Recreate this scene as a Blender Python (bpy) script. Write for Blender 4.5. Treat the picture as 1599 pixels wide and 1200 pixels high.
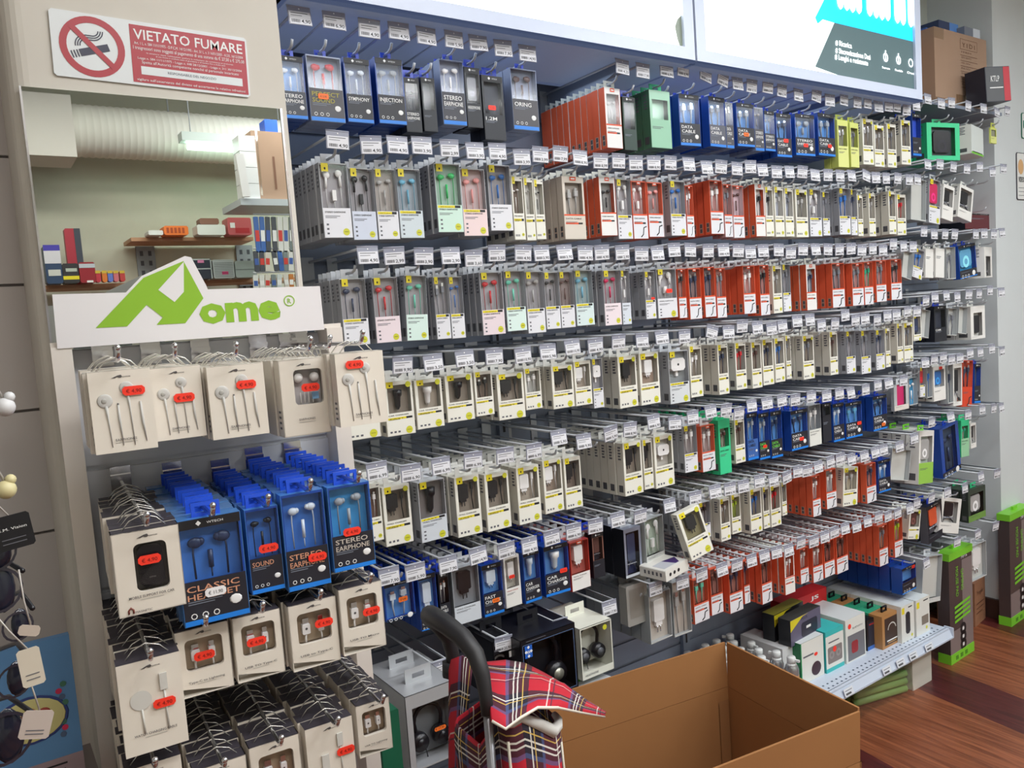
import bpy, math, random
from mathutils import Vector, Matrix, Euler
random.seed(11)
SC = bpy.context.scene
for o in list(bpy.data.objects): bpy.data.objects.remove(o)
COL = SC.collection
# ------------------------------------------------------------------ camera
YAW, PITCH, ROLL, FPX = 0.5974552, -0.0862751, -0.0719506, 1243.46
CAMZ = 1.46
F_ = Vector((math.sin(YAW)*math.cos(PITCH), math.cos(YAW)*math.cos(PITCH), math.sin(PITCH)))
R0 = Vector((math.cos(YAW), -math.sin(YAW), 0)); U0 = R0.cross(F_)
R_ = math.cos(ROLL)*R0 + math.sin(ROLL)*U0; U_ = -math.sin(ROLL)*R0 + math.cos(ROLL)*U0
cd = bpy.data.cameras.new('camera'); cam = bpy.data.objects.new('camera', cd); COL.objects.link(cam)
cd.sensor_width = 36; cd.lens = FPX*36/1599; cd.clip_start = 0.02
M = Matrix((( R_.x, U_.x, -F_.x, 0), (R_.y, U_.y, -F_.y, 0), (R_.z, U_.z, -F_.z, CAMZ), (0,0,0,1)))
cam.matrix_world = M
SC.camera = cam
# ------------------------------------------------------------------ world, lights, exposure
SC.view_settings.view_transform = 'Standard'; SC.view_settings.look = 'None'
SC.view_settings.gamma = 1; SC.view_settings.use_curve_mapping = False
SC.view_settings.exposure = 0.42
W_ = bpy.data.worlds.new('world'); SC.world = W_; W_.use_nodes = True
W_.node_tree.nodes['Background'].inputs[0].default_value = (.62, .66, .72, 1)
W_.node_tree.nodes['Background'].inputs[1].default_value = 0.25
def area(name, loc, sx, sy, power, col=(1, .97, .93), rot=(0, 0, 0)):
    l = bpy.data.lights.new(name, 'AREA'); l.shape = 'RECTANGLE'; l.size = sx; l.size_y = sy
    l.energy = power; l.color = col
    o = bpy.data.objects.new(name, l); COL.objects.link(o); o.location = loc; o.rotation_euler = rot
    return o
LAMPS = [((0.30, -0.45, 2.66), 14, (1, .95, .88)), ((1.75, -0.75, 2.66), 20, (.96, .98, 1)), ((3.20, -0.65, 2.66), 21, (.95, .98, 1)),
         ((4.65, -0.30, 2.66), 15, (.95, .98, 1)), ((1.10, 0.35, 2.66), 12, (.96, .97, 1)), ((2.70, 0.35, 2.66), 13, (.93, .98, 1))]
for i, (l, p, c) in enumerate(LAMPS): area('tube_light', l, 1.15, .24, p, c)
for x_, w_ in ((1.0, .85), (2.05, .9)): area('light_box_glow', (x_, 1.62, 2.055), w_, .22, .55, (.72, .84, 1))
# ------------------------------------------------------------------ pixel rays (photograph 1599 x 1200)
def ray(px, py): return F_ + (px-800)/FPX*R_ - (py-600)/FPX*U_
def onY(px, py, Y):
    d = ray(px, py); d = d*(Y/d.y); return Vector((d.x, Y, d.z+CAMZ))
def onZ(px, py, Z):
    d = ray(px, py); d = d*((Z-CAMZ)/d.z); return Vector((d.x, d.y, Z))
def onP(px, py, O, N):
    d = ray(px, py); C = Vector((0, 0, CAMZ)); t = (O-C).dot(N)/d.dot(N); return C+d*t
# ------------------------------------------------------------------ materials
def lin(c):
    return tuple(((v/255)/12.92 if v/255 <= .04045 else ((v/255+.055)/1.055)**2.4) for v in c)
MATS = {}
def mat(name, rgb=(200, 200, 200), rough=.5, metal=0, emit=0, spec=.5, noise=0, nscale=20):
    if name in MATS: return MATS[name]
    m = bpy.data.materials.new(name); m.use_nodes = True; nt = m.node_tree; b = nt.nodes['Principled BSDF']
    c = lin(rgb)+(1,)
    b.inputs['Base Color'].default_value = c; b.inputs['Roughness'].default_value = rough
    b.inputs['Metallic'].default_value = metal; b.inputs['Specular IOR Level'].default_value = spec
    if emit:
        b.inputs['Emission Color'].default_value = c; b.inputs['Emission Strength'].default_value = emit
    if noise:
        tc = nt.nodes.new('ShaderNodeTexCoord'); n = nt.nodes.new('ShaderNodeTexNoise'); n.inputs['Scale'].default_value = nscale
        n.inputs['Detail'].default_value = 5
        r = nt.nodes.new('ShaderNodeValToRGB')
        r.color_ramp.elements[0].position = .3; r.color_ramp.elements[1].position = .7
        r.color_ramp.elements[0].color = tuple(v*(1-noise) for v in c[:3])+(1,)
        r.color_ramp.elements[1].color = tuple(min(1, v*(1+noise*.6)) for v in c[:3])+(1,)
        nt.links.new(tc.outputs['Object'], n.inputs['Vector']); nt.links.new(n.outputs['Fac'], r.inputs[0])
        nt.links.new(r.outputs[0], b.inputs['Base Color'])
    MATS[name] = m; return m
def cm(rgb, rough=.45, metal=0):
    return mat('colour_%d_%d_%d_%d%d' % (rgb+(int(rough*10), int(metal*9))), rgb, rough, metal)
def film(name, tint=(1, 1, 1), gl=.1, rough=.06):
    m = bpy.data.materials.new(name); m.use_nodes = True; nt = m.node_tree; nt.nodes.clear()
    o = nt.nodes.new('ShaderNodeOutputMaterial'); t = nt.nodes.new('ShaderNodeBsdfTransparent'); g = nt.nodes.new('ShaderNodeBsdfGlossy')
    mx = nt.nodes.new('ShaderNodeMixShader'); t.inputs[0].default_value = tint+(1,); g.inputs[1].default_value = rough
    g.inputs[0].default_value = (1, 1, 1, 1); mx.inputs[0].default_value = gl
    nt.links.new(t.outputs[0], mx.inputs[1]); nt.links.new(g.outputs[0], mx.inputs[2]); nt.links.new(mx.outputs[0], o.inputs[0])
    MATS[name] = m; return m
FILM = film('clear_film', (.97, .97, .98), .03, .10)
HOLD = mat('label_holder_plastic', (150, 152, 168), .3)
BLUEF = film('blue_film', (.86, .92, 1.0), .03, .14)
BAGF = film('clear_bag', (.90, .91, .92), .16, .18)
MILK = mat('frosted_plastic_side', (164, 166, 172), .3)
MIRROR = mat('mirror_silver', (208, 212, 206), .005, 1.0)
CHROME = mat('chrome', (215, 215, 220), .16, 1.0)
WIRE = mat('grey_painted_wire', (188, 192, 198), .35, .1)
BLACK = mat('black_ink', (26, 25, 30), .5)
WHITE = mat('white_ink', (236, 236, 236), .5)
# ------------------------------------------------------------------ mesh building
TXT = {}
def tgeo(s, off=0.0):
    k = (s, off)
    if k in TXT: return TXT[k]
    c = bpy.data.curves.new('t', 'FONT'); c.body = s; c.size = 1; c.resolution_u = 2; c.offset = off; c.fill_mode = 'FRONT'
    o = bpy.data.objects.new('t', c); COL.objects.link(o)
    dg = bpy.context.evaluated_depsgraph_get(); me = o.evaluated_get(dg).to_mesh()
    vs = [tuple(v.co[:2]) for v in me.vertices]; fs = [tuple(p.vertices) for p in me.polygons]
    bpy.data.objects.remove(o); bpy.data.curves.remove(c)
    if vs:
        x0 = min(v[0] for v in vs); x1 = max(v[0] for v in vs); z0 = min(v[1] for v in vs); z1 = max(v[1] for v in vs)
    else: x0 = x1 = z0 = z1 = 0
    TXT[k] = (vs, fs, (x0, x1, z0, z1)); return TXT[k]
class MB:
    def __init__(s): s.v = []; s.f = []; s.mi = []; s.mats = []; s.sm = []
    def m(s, mt):
        if mt not in s.mats: s.mats.append(mt)
        return s.mats.index(mt)
    def add(s, vs, fs, mt, sm=False):
        b = len(s.v); i = s.m(mt); s.v += [tuple(v) for v in vs]
        for f in fs: s.f.append(tuple(b+k for k in f)); s.mi.append(i); s.sm.append(sm)
        return s
    def box(s, x0, x1, y0, y1, z0, z1, mt):
        return s.add([(x0,y0,z0),(x1,y0,z0),(x1,y1,z0),(x0,y1,z0),(x0,y0,z1),(x1,y0,z1),(x1,y1,z1),(x0,y1,z1)],
                     [(0,3,2,1),(4,5,6,7),(0,1,5,4),(1,2,6,5),(2,3,7,6),(3,0,4,7)], mt)
    def bbox(s, x0, x1, y0, y1, z0, z1, mt, r=.003):   # box with chamfered upright and level edges
        pts = [(x0+r, z0), (x1-r, z0), (x1, z0+r), (x1, z1-r), (x1-r, z1), (x0+r, z1), (x0, z1-r), (x0, z0+r)]
        return s.prism(pts, y0, y1, mt)
    def quad(s, p, mt): return s.add(p, [tuple(range(len(p)))], mt)
    def prism(s, pts, y0, y1, mt, side=None):
        n = len(pts); vs = [(x, y0, z) for x, z in pts]+[(x, y1, z) for x, z in pts]
        s.add(vs, [tuple(range(n)), tuple(range(2*n-1, n-1, -1))], mt)
        return s.add(vs, [(i, i+n, (i+1) % n+n, (i+1) % n) for i in range(n)], side or mt)
    def zprism(s, pts, z0, z1, mt):
        n = len(pts); vs = [(x, y, z0) for x, y in pts]+[(x, y, z1) for x, y in pts]
        return s.add(vs, [tuple(range(n-1, -1, -1)), tuple(range(n, 2*n))]+[(i, (i+1) % n, (i+1) % n+n, i+n) for i in range(n)], mt)
    def tube(s, pts, r, mt, n=6):
        pts = [Vector(p) for p in pts]; rs = r if isinstance(r, (list, tuple)) else [r]*len(pts)
        vs = []; prev = None
        for i, p in enumerate(pts):
            d = (pts[min(i+1, len(pts)-1)]-pts[max(i-1, 0)]).normalized()
            a = prev if prev is not None else (Vector((0, 0, 1)) if abs(d.z) < .9 else Vector((1, 0, 0)))
            a = (a-d*a.dot(d)).normalized(); b = d.cross(a); prev = a
            for k in range(n):
                t = 2*math.pi*k/n; vs.append(p+(a*math.cos(t)+b*math.sin(t))*rs[i])
        fs = []
        for i in range(len(pts)-1):
            for k in range(n):
                fs.append((i*n+k, i*n+(k+1) % n, (i+1)*n+(k+1) % n, (i+1)*n+k))
        fs.append(tuple(range(n-1, -1, -1))); fs.append(tuple(range((len(pts)-1)*n, len(pts)*n)))
        return s.add(vs, fs, mt, True)
    def lathe(s, prof, c, mt, n=14, axis='z'):
        vs = []; fs = []
        for r, h in prof:
            for k in range(n):
                t = 2*math.pi*k/n; a, b = r*math.cos(t), r*math.sin(t)
                vs.append((c[0]+a, c[1]+b, c[2]+h) if axis == 'z' else ((c[0]+a, c[1]+h, c[2]+b) if axis == 'y' else (c[0]+h, c[1]+a, c[2]+b)))
        for i in range(len(prof)-1):
            for k in range(n): fs.append((i*n+k, i*n+(k+1) % n, (i+1)*n+(k+1) % n, (i+1)*n+k))
        fs.append(tuple(range(n-1, -1, -1))); fs.append(tuple(range((len(prof)-1)*n, len(prof)*n)))
        return s.add(vs, fs, mt, True)
    def ell(s, c, rx, ry, rz, mt, n=8, m=6):
        prof = [(max(.02, math.sin(math.pi*i/m)), -math.cos(math.pi*i/m)) for i in range(m+1)]
        vs = []; fs = []
        for r, h in prof:
            for k in range(n):
                t = 2*math.pi*k/n; vs.append((c[0]+rx*r*math.cos(t), c[1]+ry*r*math.sin(t), c[2]+rz*h))
        for i in range(m):
            for k in range(n): fs.append((i*n+k, i*n+(k+1) % n, (i+1)*n+(k+1) % n, (i+1)*n+k))
        return s.add(vs, fs, mt, True)
    def disc(s, x, y, z, r, mt, n=16, r2=None):
        return s.add([(x+r*math.cos(2*math.pi*k/n), y, z+(r2 or r)*math.sin(2*math.pi*k/n)) for k in range(n)], [tuple(range(n))], mt)
    def ring(s, x, y, z, r0, r1, mt, n=20, a0=0, a1=6.2832):
        vs = []
        for k in range(n+1):
            t = a0+(a1-a0)*k/n
            vs += [(x+r0*math.cos(t), y, z+r0*math.sin(t)), (x+r1*math.cos(t), y, z+r1*math.sin(t))]
        return s.add(vs, [(2*k, 2*k+1, 2*k+3, 2*k+2) for k in range(n)], mt)
    def rect(s, x0, x1, z0, z1, y, mt): return s.add([(x0, y, z0), (x1, y, z0), (x1, y, z1), (x0, y, z1)], [(0, 1, 2, 3)], mt)
    def text(s, t, x, z, y, h, mt, w=None, al='c', off=0.0, side=None, rot=0.0):
        """letters in the XZ plane facing -Y, cap height h, fitted to width w; side='L' puts them on a face looking to -X"""
        vs, fs, (x0, x1, z0, z1) = tgeo(t, off)
        if not vs: return s
        k = h/.72; kx = k if w is None else w/max(x1-x0, 1e-6)
        ox = {'c': -(x0+x1)/2, 'l': -x0, 'r': -x1}[al]
        out = []
        for a, b in vs:
            u, v = (a+ox)*kx, b*k
            if rot: u, v = u*math.cos(rot)-v*math.sin(rot), u*math.sin(rot)+v*math.cos(rot)
            out.append((x+u, y, z+v) if side is None else ((x, y-u, z+v) if side == 'L' else (x+u, y+v, z)))
        return s.add(out, fs, mt)
    def xf(s, M):
        s.v = [tuple(M @ Vector(v)) for v in s.v]; return s
    def mesh(s, name):
        me = bpy.data.meshes.new(name); me.from_pydata(s.v, [], s.f)
        for m_ in s.mats: me.materials.append(m_)
        me.polygons.foreach_set('material_index', s.mi); me.polygons.foreach_set('use_smooth', s.sm); me.update()
        return me
    def build(s, name, parent=None, loc=(0, 0, 0), rot=(0, 0, 0)): return put(name, s.mesh(name), parent, loc, rot)
def put(name, me, parent=None, loc=(0, 0, 0), rot=(0, 0, 0)):
    o = bpy.data.objects.new(name, me); COL.objects.link(o); o.location = loc; o.rotation_euler = rot
    if parent: o.parent = parent
    return o
LABELS = {}
def tag(o, label, cat, group=None):
    label = shorten(label); n = len(label.split())
    if n < 4 or n > 16: print('LABEL WORDS', n, label)
    if label in LABELS and not group: print('DUP LABEL', label)
    LABELS[label] = 1
    o['label'] = label; o['category'] = cat
    if group: o['group'] = group
    return o
def thing(name, label, cat, loc=(0, 0, 0), rot=(0, 0, 0), group=None):
    return tag(put(name, None, None, loc, rot), label, cat, group)
def shorten(l):
    for a in ('foremost on the', ' of the ', ' the ', ' the ', ' the '):
        if len(l.split()) <= 16: break
        l = l.replace(a, {'foremost on the': 'front of', ' of the ': ' of '}.get(a, ' '), 1)
    return l
def struct(o): o['kind'] = 'structure'; return o
ORD = ['', 'first', 'second', 'third', 'fourth', 'fifth', 'sixth', 'seventh', 'eighth', 'ninth', 'tenth', 'eleventh', 'twelfth', 'thirteenth',
       'fourteenth', 'fifteenth', 'sixteenth', 'seventeenth', 'eighteenth', 'nineteenth', 'twentieth']
TENS = {20: 'twenty', 30: 'thirty', 40: 'forty', 50: 'fifty'}
TENTH = {30: 'thirtieth', 40: 'fortieth', 50: 'fiftieth'}
def ordn(n):
    if n <= 20: return ORD[n]
    t = n//10*10
    return TENTH[t] if n == t else TENS[t]+'-'+ORD[n-t]
ROWN = {1: 'top', 2: 'second', 3: 'third', 4: 'fourth', 5: 'fifth', 6: 'sixth', 7: 'seventh', 8: 'lowest'}

# ------------------------------------------------------------------ the room
YW = 1.83
def wallmat(name, rgb): return mat(name, rgb, .8, noise=.05, nscale=6)
PLASTER = wallmat('warm_white_plaster', (214, 208, 198)); COOLW = wallmat('pale_grey_green_plaster', (196, 200, 194))
def floor_mat():
    m = bpy.data.materials.new('laminate_floor'); m.use_nodes = True; nt = m.node_tree; b = nt.nodes['Principled BSDF']
    L = nt.links.new; N = nt.nodes.new
    tc = N('ShaderNodeTexCoord'); sp = N('ShaderNodeSeparateXYZ'); L(tc.outputs['Object'], sp.inputs[0])
    def ma(op, a, b_=None):
        n = N('ShaderNodeMath'); n.operation = op
        for i, q in enumerate((a, b_)):
            if q is None: continue
            if isinstance(q, (int, float)): n.inputs[i].default_value = q
            else: L(q, n.inputs[i])
        return n.outputs[0]
    s = ma('SUBTRACT', sp.outputs[0], ma('MULTIPLY', sp.outputs[1], .146))
    fr = ma('FRACT', ma('DIVIDE', ma('SUBTRACT', s, 2.20-.70*20), .715))
    stripe = ma('LESS_THAN', fr, .31)
    plank = ma('FRACT', ma('DIVIDE', s, .0975)); seam = ma('LESS_THAN', plank, .025)
    mp = N('ShaderNodeMapping'); mp.inputs['Rotation'].default_value = (0, 0, .145); mp.inputs['Scale'].default_value = (26, 1.6, 1)
    L(tc.outputs['Object'], mp.inputs[0])
    nz = N('ShaderNodeTexNoise'); nz.inputs['Scale'].default_value = 2.2; nz.inputs['Detail'].default_value = 8; nz.inputs['Distortion'].default_value = .8
    L(mp.outputs[0], nz.inputs['Vector'])
    r1 = N('ShaderNodeValToRGB'); r2 = N('ShaderNodeValToRGB')
    for r, a, c in ((r1, (108, 58, 36), (150, 88, 58)), (r2, (66, 26, 26), (92, 40, 38))):
        r.color_ramp.elements[0].color = lin(a)+(1,); r.color_ramp.elements[1].color = lin(c)+(1,)
        r.color_ramp.elements[0].position = .35; r.color_ramp.elements[1].position = .68; L(nz.outputs['Fac'], r.inputs[0])
    mx = N('ShaderNodeMix'); mx.data_type = 'RGBA'; L(stripe, mx.inputs[0]); L(r1.outputs[0], mx.inputs[6]); L(r2.outputs[0], mx.inputs[7])
    m2 = N('ShaderNodeMix'); m2.data_type = 'RGBA'; m2.blend_type = 'MULTIPLY'; L(ma('MULTIPLY', seam, .45), m2.inputs[0]); L(mx.outputs[2], m2.inputs[6])
    m2.inputs[7].default_value = (.25, .15, .1, 1)
    L(m2.outputs[2], b.inputs['Base Color']); b.inputs['Roughness'].default_value = .38
    return m
struct(MB().box(-1.6, 6.5, -1.75, 1.95, -.05, 0, floor_mat()).build('floor'))
struct(MB().box(-1.6, 6.5, -1.75, 1.95, 2.85, 2.9, mat('ceiling_paint', (226, 226, 222), .9)).build('ceiling'))
struct(MB().box(.53, 3.56, 1.86, 1.95, 0, 2.85, COOLW).build('wall_back'))
struct(MB().box(3.56, 6.5, 1.60, 1.95, 0, 2.85, mat('white_wall_paint', (205, 210, 212), .7, noise=.03, nscale=4)).build('wall_right'))
struct(MB().box(6.4, 6.5, -1.75, 1.6, 0, 2.85, COOLW).build('wall_far_right'))
struct(MB().box(3.545, 3.56, 1.585, 1.86, 0, .085, cm((62, 40, 36))).box(3.56, 6.4, 1.585, 1.60, 0, .085, cm((62, 40, 36))).build('baseboard_right'))
struct(MB().box(-1.6, 6.5, -1.75, -1.62, 0, 2.85, wallmat('cream_plaster', (206, 206, 190))).build('wall_front'))
struct(MB().box(-1.6, -1.5, -1.62, 1.95, 0, 2.85, COOLW).build('wall_left'))
# pillar with rounded left corner
px0, px1, py0 = .098, .532, 1.45
b = MB(); pts = [(px1, 1.9), (px0, 1.9)]
for k in range(7):
    t = math.pi+math.pi/2*k/6; pts.append((px0+.03+.03*math.cos(t), py0+.03+.03*math.sin(t)))
pts.append((px1, py0)); b.zprism(pts, 0, 2.85, PLASTER); struct(b.build('wall_pillar'))
# grey panelled wall left of the pillar
b = MB(); gp = mat('grey_laminate_panel', (200, 193, 191), .55, noise=.03, nscale=3)
zs = [onY(15, 245, 1.62).z, onY(15, 442, 1.62).z, onY(30, 645, 1.62).z, onY(40, 837, 1.62).z]
st = (zs[0]-zs[3])/3
zz = zs[0]+4*st; n = 0
while zz > 0:
    z2 = max(0, zz-st)
    b.box(-1.5, .112, 1.62, 1.9, z2+.0025, min(zz-.0025, 2.85), gp); zz -= st
b.box(-1.5, .112, 1.632, 1.9, 0, 2.85, cm((150, 142, 142)))
struct(b.build('wall_panelled'))
# mirror on the pillar
mz1 = onY(33, 136, 1.448).z; mz0 = .98; mx0 = onY(33, 137, 1.448).x; mx1 = onY(436, 175, 1.448).x
t = thing('wall_mirror', 'frameless mirror on the white pillar below the no smoking sign', 'mirror', ((mx0+mx1)/2, 1.449, mz0))
w2 = (mx1-mx0)/2; mh = mz1-mz0
MB().box(-w2, w2, -.006, -.001, 0, mh, MIRROR).build('mirror_glass', t)
MB().box(w2, w2+.004, -.008, 0, 0, mh, CHROME).box(-w2-.003, -w2, -.008, 0, 0, mh, CHROME).build('edge_strip', t)
# no smoking sign
c = [onY(78, 10, 1.447), onY(385, 62, 1.447), onY(391, 152, 1.447), onY(82, 118, 1.447)]
sw = (c[1].x-c[0].x+c[2].x-c[3].x)/2; sh = (c[0].z-c[3].z+c[1].z-c[2].z)/2
cx = sum(p.x for p in c)/4; cz = sum(p.z for p in c)/4
t = thing('no_smoking_sign', 'red and white VIETATO FUMARE sign on the pillar above the mirror', 'sign', (cx, 1.449, cz), (0, math.radians(1.2), 0))
RED = mat('sign_red', (172, 30, 48), .35); SW = mat('sign_white', (218, 222, 224), .3); DK = mat('sign_dark', (45, 45, 70), .4)
MB().bbox(-sw/2, sw/2, -.003, 0, -sh/2, sh/2, SW, .004).build('sign_plate', t)
b = MB(); ox = -sw/2+sw*.19; r = sh*.46; oz = 0.0; y = -.0035
b.ring(ox, y, oz, r*.78, r, RED, 40)
b2 = MB(); u = r*.1
b2.rect(-r*.42, r*.52, -u*1.2, u*1.2, 0, DK)
for k in range(3): b2.rect(-r*.5-k*r*.09, -r*.46-k*r*.09, -u*1.2, u*1.2, 0, DK)
b2.xf(Matrix.Translation((ox, y-.0002, oz-r*.12)) @ Matrix.Rotation(math.radians(-18), 4, 'Y')); b.add(b2.v, b2.f, DK)
for k in range(3):
    rr = r*(.18+.07*k)
    b.ring(ox-r*.18, y-.0002, oz+r*.02, rr, rr+r*.035, DK, 10, math.pi*.5, math.pi*1.05)
    b.rect(ox-r*.18, ox+r*.02, oz+r*.02+rr, oz+r*.02+rr+r*.035, y-.0002, DK)
    b.ring(ox+r*.02, y-.0002, oz+r*.02+r*.52, r*.52-rr-r*.035, r*.52-rr, DK, 8, -math.pi/2, 0)
b3 = MB(); b3.rect(-r*.86, r*.86, -r*.09, r*.09, 0, RED); b3.xf(Matrix.Translation((ox, y-.0006, oz)) @ Matrix.Rotation(math.radians(45), 4, 'Y'))
b.add(b3.v, b3.f, RED); b.build('no_smoking_symbol', t)
b = MB(); x0 = -sw/2+sw*.375; x1 = sw/2-sw*.01; b.rect(x0, x1, -sh*.46, sh*.44, y, RED)
xm = (x0+x1)/2; ww = x1-x0; yy = y-.0004
b.text('VIETATO FUMARE', xm, sh*.22, yy, sh*.16, WHITE, ww*.94, off=.012)
for s_, z_, k_, w_ in (('Art. 1 L. n. 584 11/11/1975 - D.P.C.M. 14/12/1995 - Art. 51 L. n. 3 16/01/2003 - A.S.R. 16/12/2004', .135, .045, .94),
                       ('I trasgressori sono soggetti al pagamento di una somma da \u20ac 27,50 a \u20ac 275,00', .06, .055, .96),
                       ('la sanzione viene raddoppiata qualora la violazione sia commessa in presenza', .005, .022, .75),
                       ('di una donna in evidente stato di gravidanza o di bambini fino a dodici anni', -.03, .022, .6),
                       ('Legge n. 584 11/11/1975 - Legge n. 448 28/12/2001 - Legge n. 311 30/12/2004', -.09, .036, .9),
                       ("Spetta all'Autorit\u00e0 competente nonch\u00e9 al personale incaricato", -.155, .045, .84),
                       ("vigilare sull'osservanza del divieto ed accertarne le relative infrazioni", -.43, .04, .94)):
    b.text(s_, xm, sh*z_, yy, sh*k_, WHITE, ww*w_)
b.rect(x0+ww*.07, x1-ww*.05, -sh*.33, -sh*.20, yy, SW); b.text('RESPONSABILE DEL NEGOZIO', xm, -sh*.28, yy-.0003, sh*.04, DK, ww*.42)
b.build('sign_lettering', t)
# shelving back panels and uprights
PANEL = mat('blue_grey_powder_coated_steel', (128, 138, 156), .45)
b = MB()
z = .12
b.box(.54, 3.54, YW+.008, YW+.02, .05, 2.5, PANEL)
while z < 2.2:
    b.box(.54, 3.54, YW+.002, YW+.008, z, z+.066, PANEL); z += .075
struct_p = b.build('shelving_back_panel'); tag(struct_p, 'blue-grey slotted steel back panel of the long hook wall', 'shelving')
for i, X in enumerate((1.20, 1.86, 2.52, 3.18)):
    o = MB().box(X-.015, X+.015, YW-.012, YW+.002, .02, 2.35, PANEL)
    for k in range(28): o.rect(X-.004, X+.004, .1+.08*k, .13+.08*k, YW-.0125, BLACK)
    o = o.build('shelving_upright'); tag(o, 'slotted steel upright on the hook wall, %s from the pillar' % ordn(i+1), 'shelving upright', 'shelving uprights')
# light boxes above
YL = 1.45; zb = .423*YL+CAMZ
FR = mat('light_box_frame', (205, 214, 235), .35)
EM = mat('light_box_panel', (246, 255, 250), .4, emit=1.7); UND = mat('light_box_underside', (112, 124, 150), .5, emit=.30)  # underside's faint emission stands in for blue light spilling below the box
CY = mat('light_box_cyan', (0, 176, 222), .4, emit=.95); DG = mat('light_box_slate', (70, 92, 96), .4, emit=.5); WEM = mat('light_box_white_print', (250, 255, 255), .4, emit=1.7)
def lightbox(xa, xb, ht, label):
    t = thing('light_box', label, 'light box', ((xa+xb)/2, YL, zb)); w = (xb-xa)/2; fr = .036
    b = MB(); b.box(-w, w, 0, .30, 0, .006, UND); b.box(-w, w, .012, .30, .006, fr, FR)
    for q in ((-w, w, 0, fr), (-w, w, ht-fr, ht), (-w, -w+fr, fr, ht-fr), (w-fr, w, fr, ht-fr)): b.box(q[0], q[1], 0, .02, q[2], q[3], FR)
    b.box(-w, w, .28, .30, 0, ht, FR); b.box(-w, -w+.004, .01, .3, 0, ht, FR); b.box(w-.004, w, .01, .3, 0, ht, FR); b.build('frame', t)
    MB().rect(-w+fr, w-fr, fr, ht-fr, .010, EM).build('backlit_panel', t)
    return t, w, fr
xd = onY(1088, 95, YL).x; xr = onY(1441, 152, YL).x; xl = .56
t, w, fr = lightbox(xl, xd-.004, .5, 'white backlit light box above the hooks, the one nearer the pillar')
b = MB(); q = lambda px, py: (onY(px, py, YL).x-(xl+xd-.004)/2, onY(px, py, YL).z-zb)
def blob(pts, mt, y=.008): b.add([(x, y, z) for x, z in (q(*p) for p in pts)], [tuple(range(len(pts)))], mt)
PG = mat('light_box_grey_print', (96, 104, 92), .4, emit=.8); PP = mat('light_box_skin_print', (250, 236, 205), .4, emit=1.2)
blob([(1070, 20), (1072, 76), (1067, 74), (1062, 60), (1058, 40), (1062, 28)], PG)
blob([(1013, -10), (1033, -10), (1032, 30), (1024, 42), (1014, 38)], PP); blob([(872, -10), (912, -10), (908, 12), (892, 22), (877, 14)], PP)
b.build('printed_graphic', t)
t, w, fr = lightbox(xd+.004, xr, .5, 'backlit light box with cyan and slate cable advert at the wall end')
b = MB(); q = lambda px, py: (onY(px, py, YL).x-(xr+xd+.004)/2, onY(px, py, YL).z-zb)
blob([(1436, -20), (1435, 65), (1306, 34), (1289, 29), (1281, 36), (1277, 26), (1290, 0), (1296, -14)], CY)
blob([(1435, 65), (1433, 142), (1337, 125), (1277, 103), (1307, 34)], DG)
b.build('printed_graphic', t)
b = MB()
def lt(s_, xa, ya, h, w_, al='l', mt=WEM, off=0.):
    x, z = q(xa, ya); b.text(s_, x, z, .006, h, mt, w_, al, off=off)
for k, (px_, py_) in enumerate(((1316, 14), (1326, 16), (1335, 19), (1345, 21), (1362, 25), (1372, 28), (1381, 31), (1390, 32), (1405, 36), (1414, 39), (1426, 42))):
    x, z = q(px_, py_)
    b.add([(x+.017*math.cos(i_), .0062, z+.03+.03*math.sin(i_)) for i_ in (3.4, 3.9, 4.7, 5.5, 6.0)]+[(x+.017, .0062, z+.2), (x-.017, .0062, z+.2)], [(0, 1, 2, 3, 4, 5, 6)], WEM)
for s_, px_, py_, w_ in (('# Ricarica', 1308, 69, .085), ('# Sincronizzazione Dati', 1308, 81, .185), ('# Lunghi e resistente', 1307, 91, .175)):
    lt(s_, px_, py_, .016, w_, off=.01)
for px_, py_, s_ in ((1387, 98, 'Sicurezza'), (1407, 102, 'Flessibile'), (1426, 106, 'Dati')):
    x, z = q(px_, py_+9); b.text(s_, x, z, .006, .007, WEM, .045)
    b.ring(x, .006, z+.036, .010, .014, WEM, 14)
    if s_[0] != 'D': b.rect(x-.003, x+.003, z+.026, z+.058, .006, WEM)
b.build('lettering', t)
# steel bracket arms carrying the light boxes
for i, X in enumerate((onY(851, 100, YW).x, 2.36)):
    b = MB(); b.prism([(0, 0), (.31, 0), (.31, -.012), (.02, -.08), (0, -.08)], -.003, .003, PANEL)
    b.xf(Matrix.Rotation(-math.pi/2, 4, 'Z')); o = b.build('bracket_arm', None, (X, YW-.012, zb-.001))
    tag(o, 'steel bracket arm holding up the light boxes, %s from the pillar' % ordn(i+1), 'bracket', 'light box brackets')
# ------------------------------------------------------------------ boxed goods
YEL = mat('yellow_print', (232, 214, 40), .45); YG = mat('yellow_green_print', (206, 204, 52), .45); REDS = mat('red_price_sticker', (250, 58, 38), .5)
ORS = mat('orange_price_sticker', (248, 118, 40), .5); GREYT = mat('grey_print', (96, 96, 104), .5); ORP = mat('orange_print', (226, 84, 44), .45)
BLP = mat('blue_print', (30, 128, 226), .4); BARM = mat('barcode_print', (84, 84, 88), .5)
PC = {'white': (240, 238, 236), 'black': (24, 23, 30), 'red': (205, 30, 44), 'green': (60, 200, 110), 'mint': (110, 214, 186), 'blue': (40, 110, 190),
      'lightblue': (110, 178, 206), 'pink': (238, 160, 156), 'magenta': (212, 30, 90), 'grey': (120, 122, 130), 'teal': (40, 170, 130), 'brown': (92, 60, 56),
      'lime': (170, 196, 50), 'navy': (44, 54, 84), 'silver': (176, 174, 172), 'orange': (226, 92, 52)}
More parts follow.
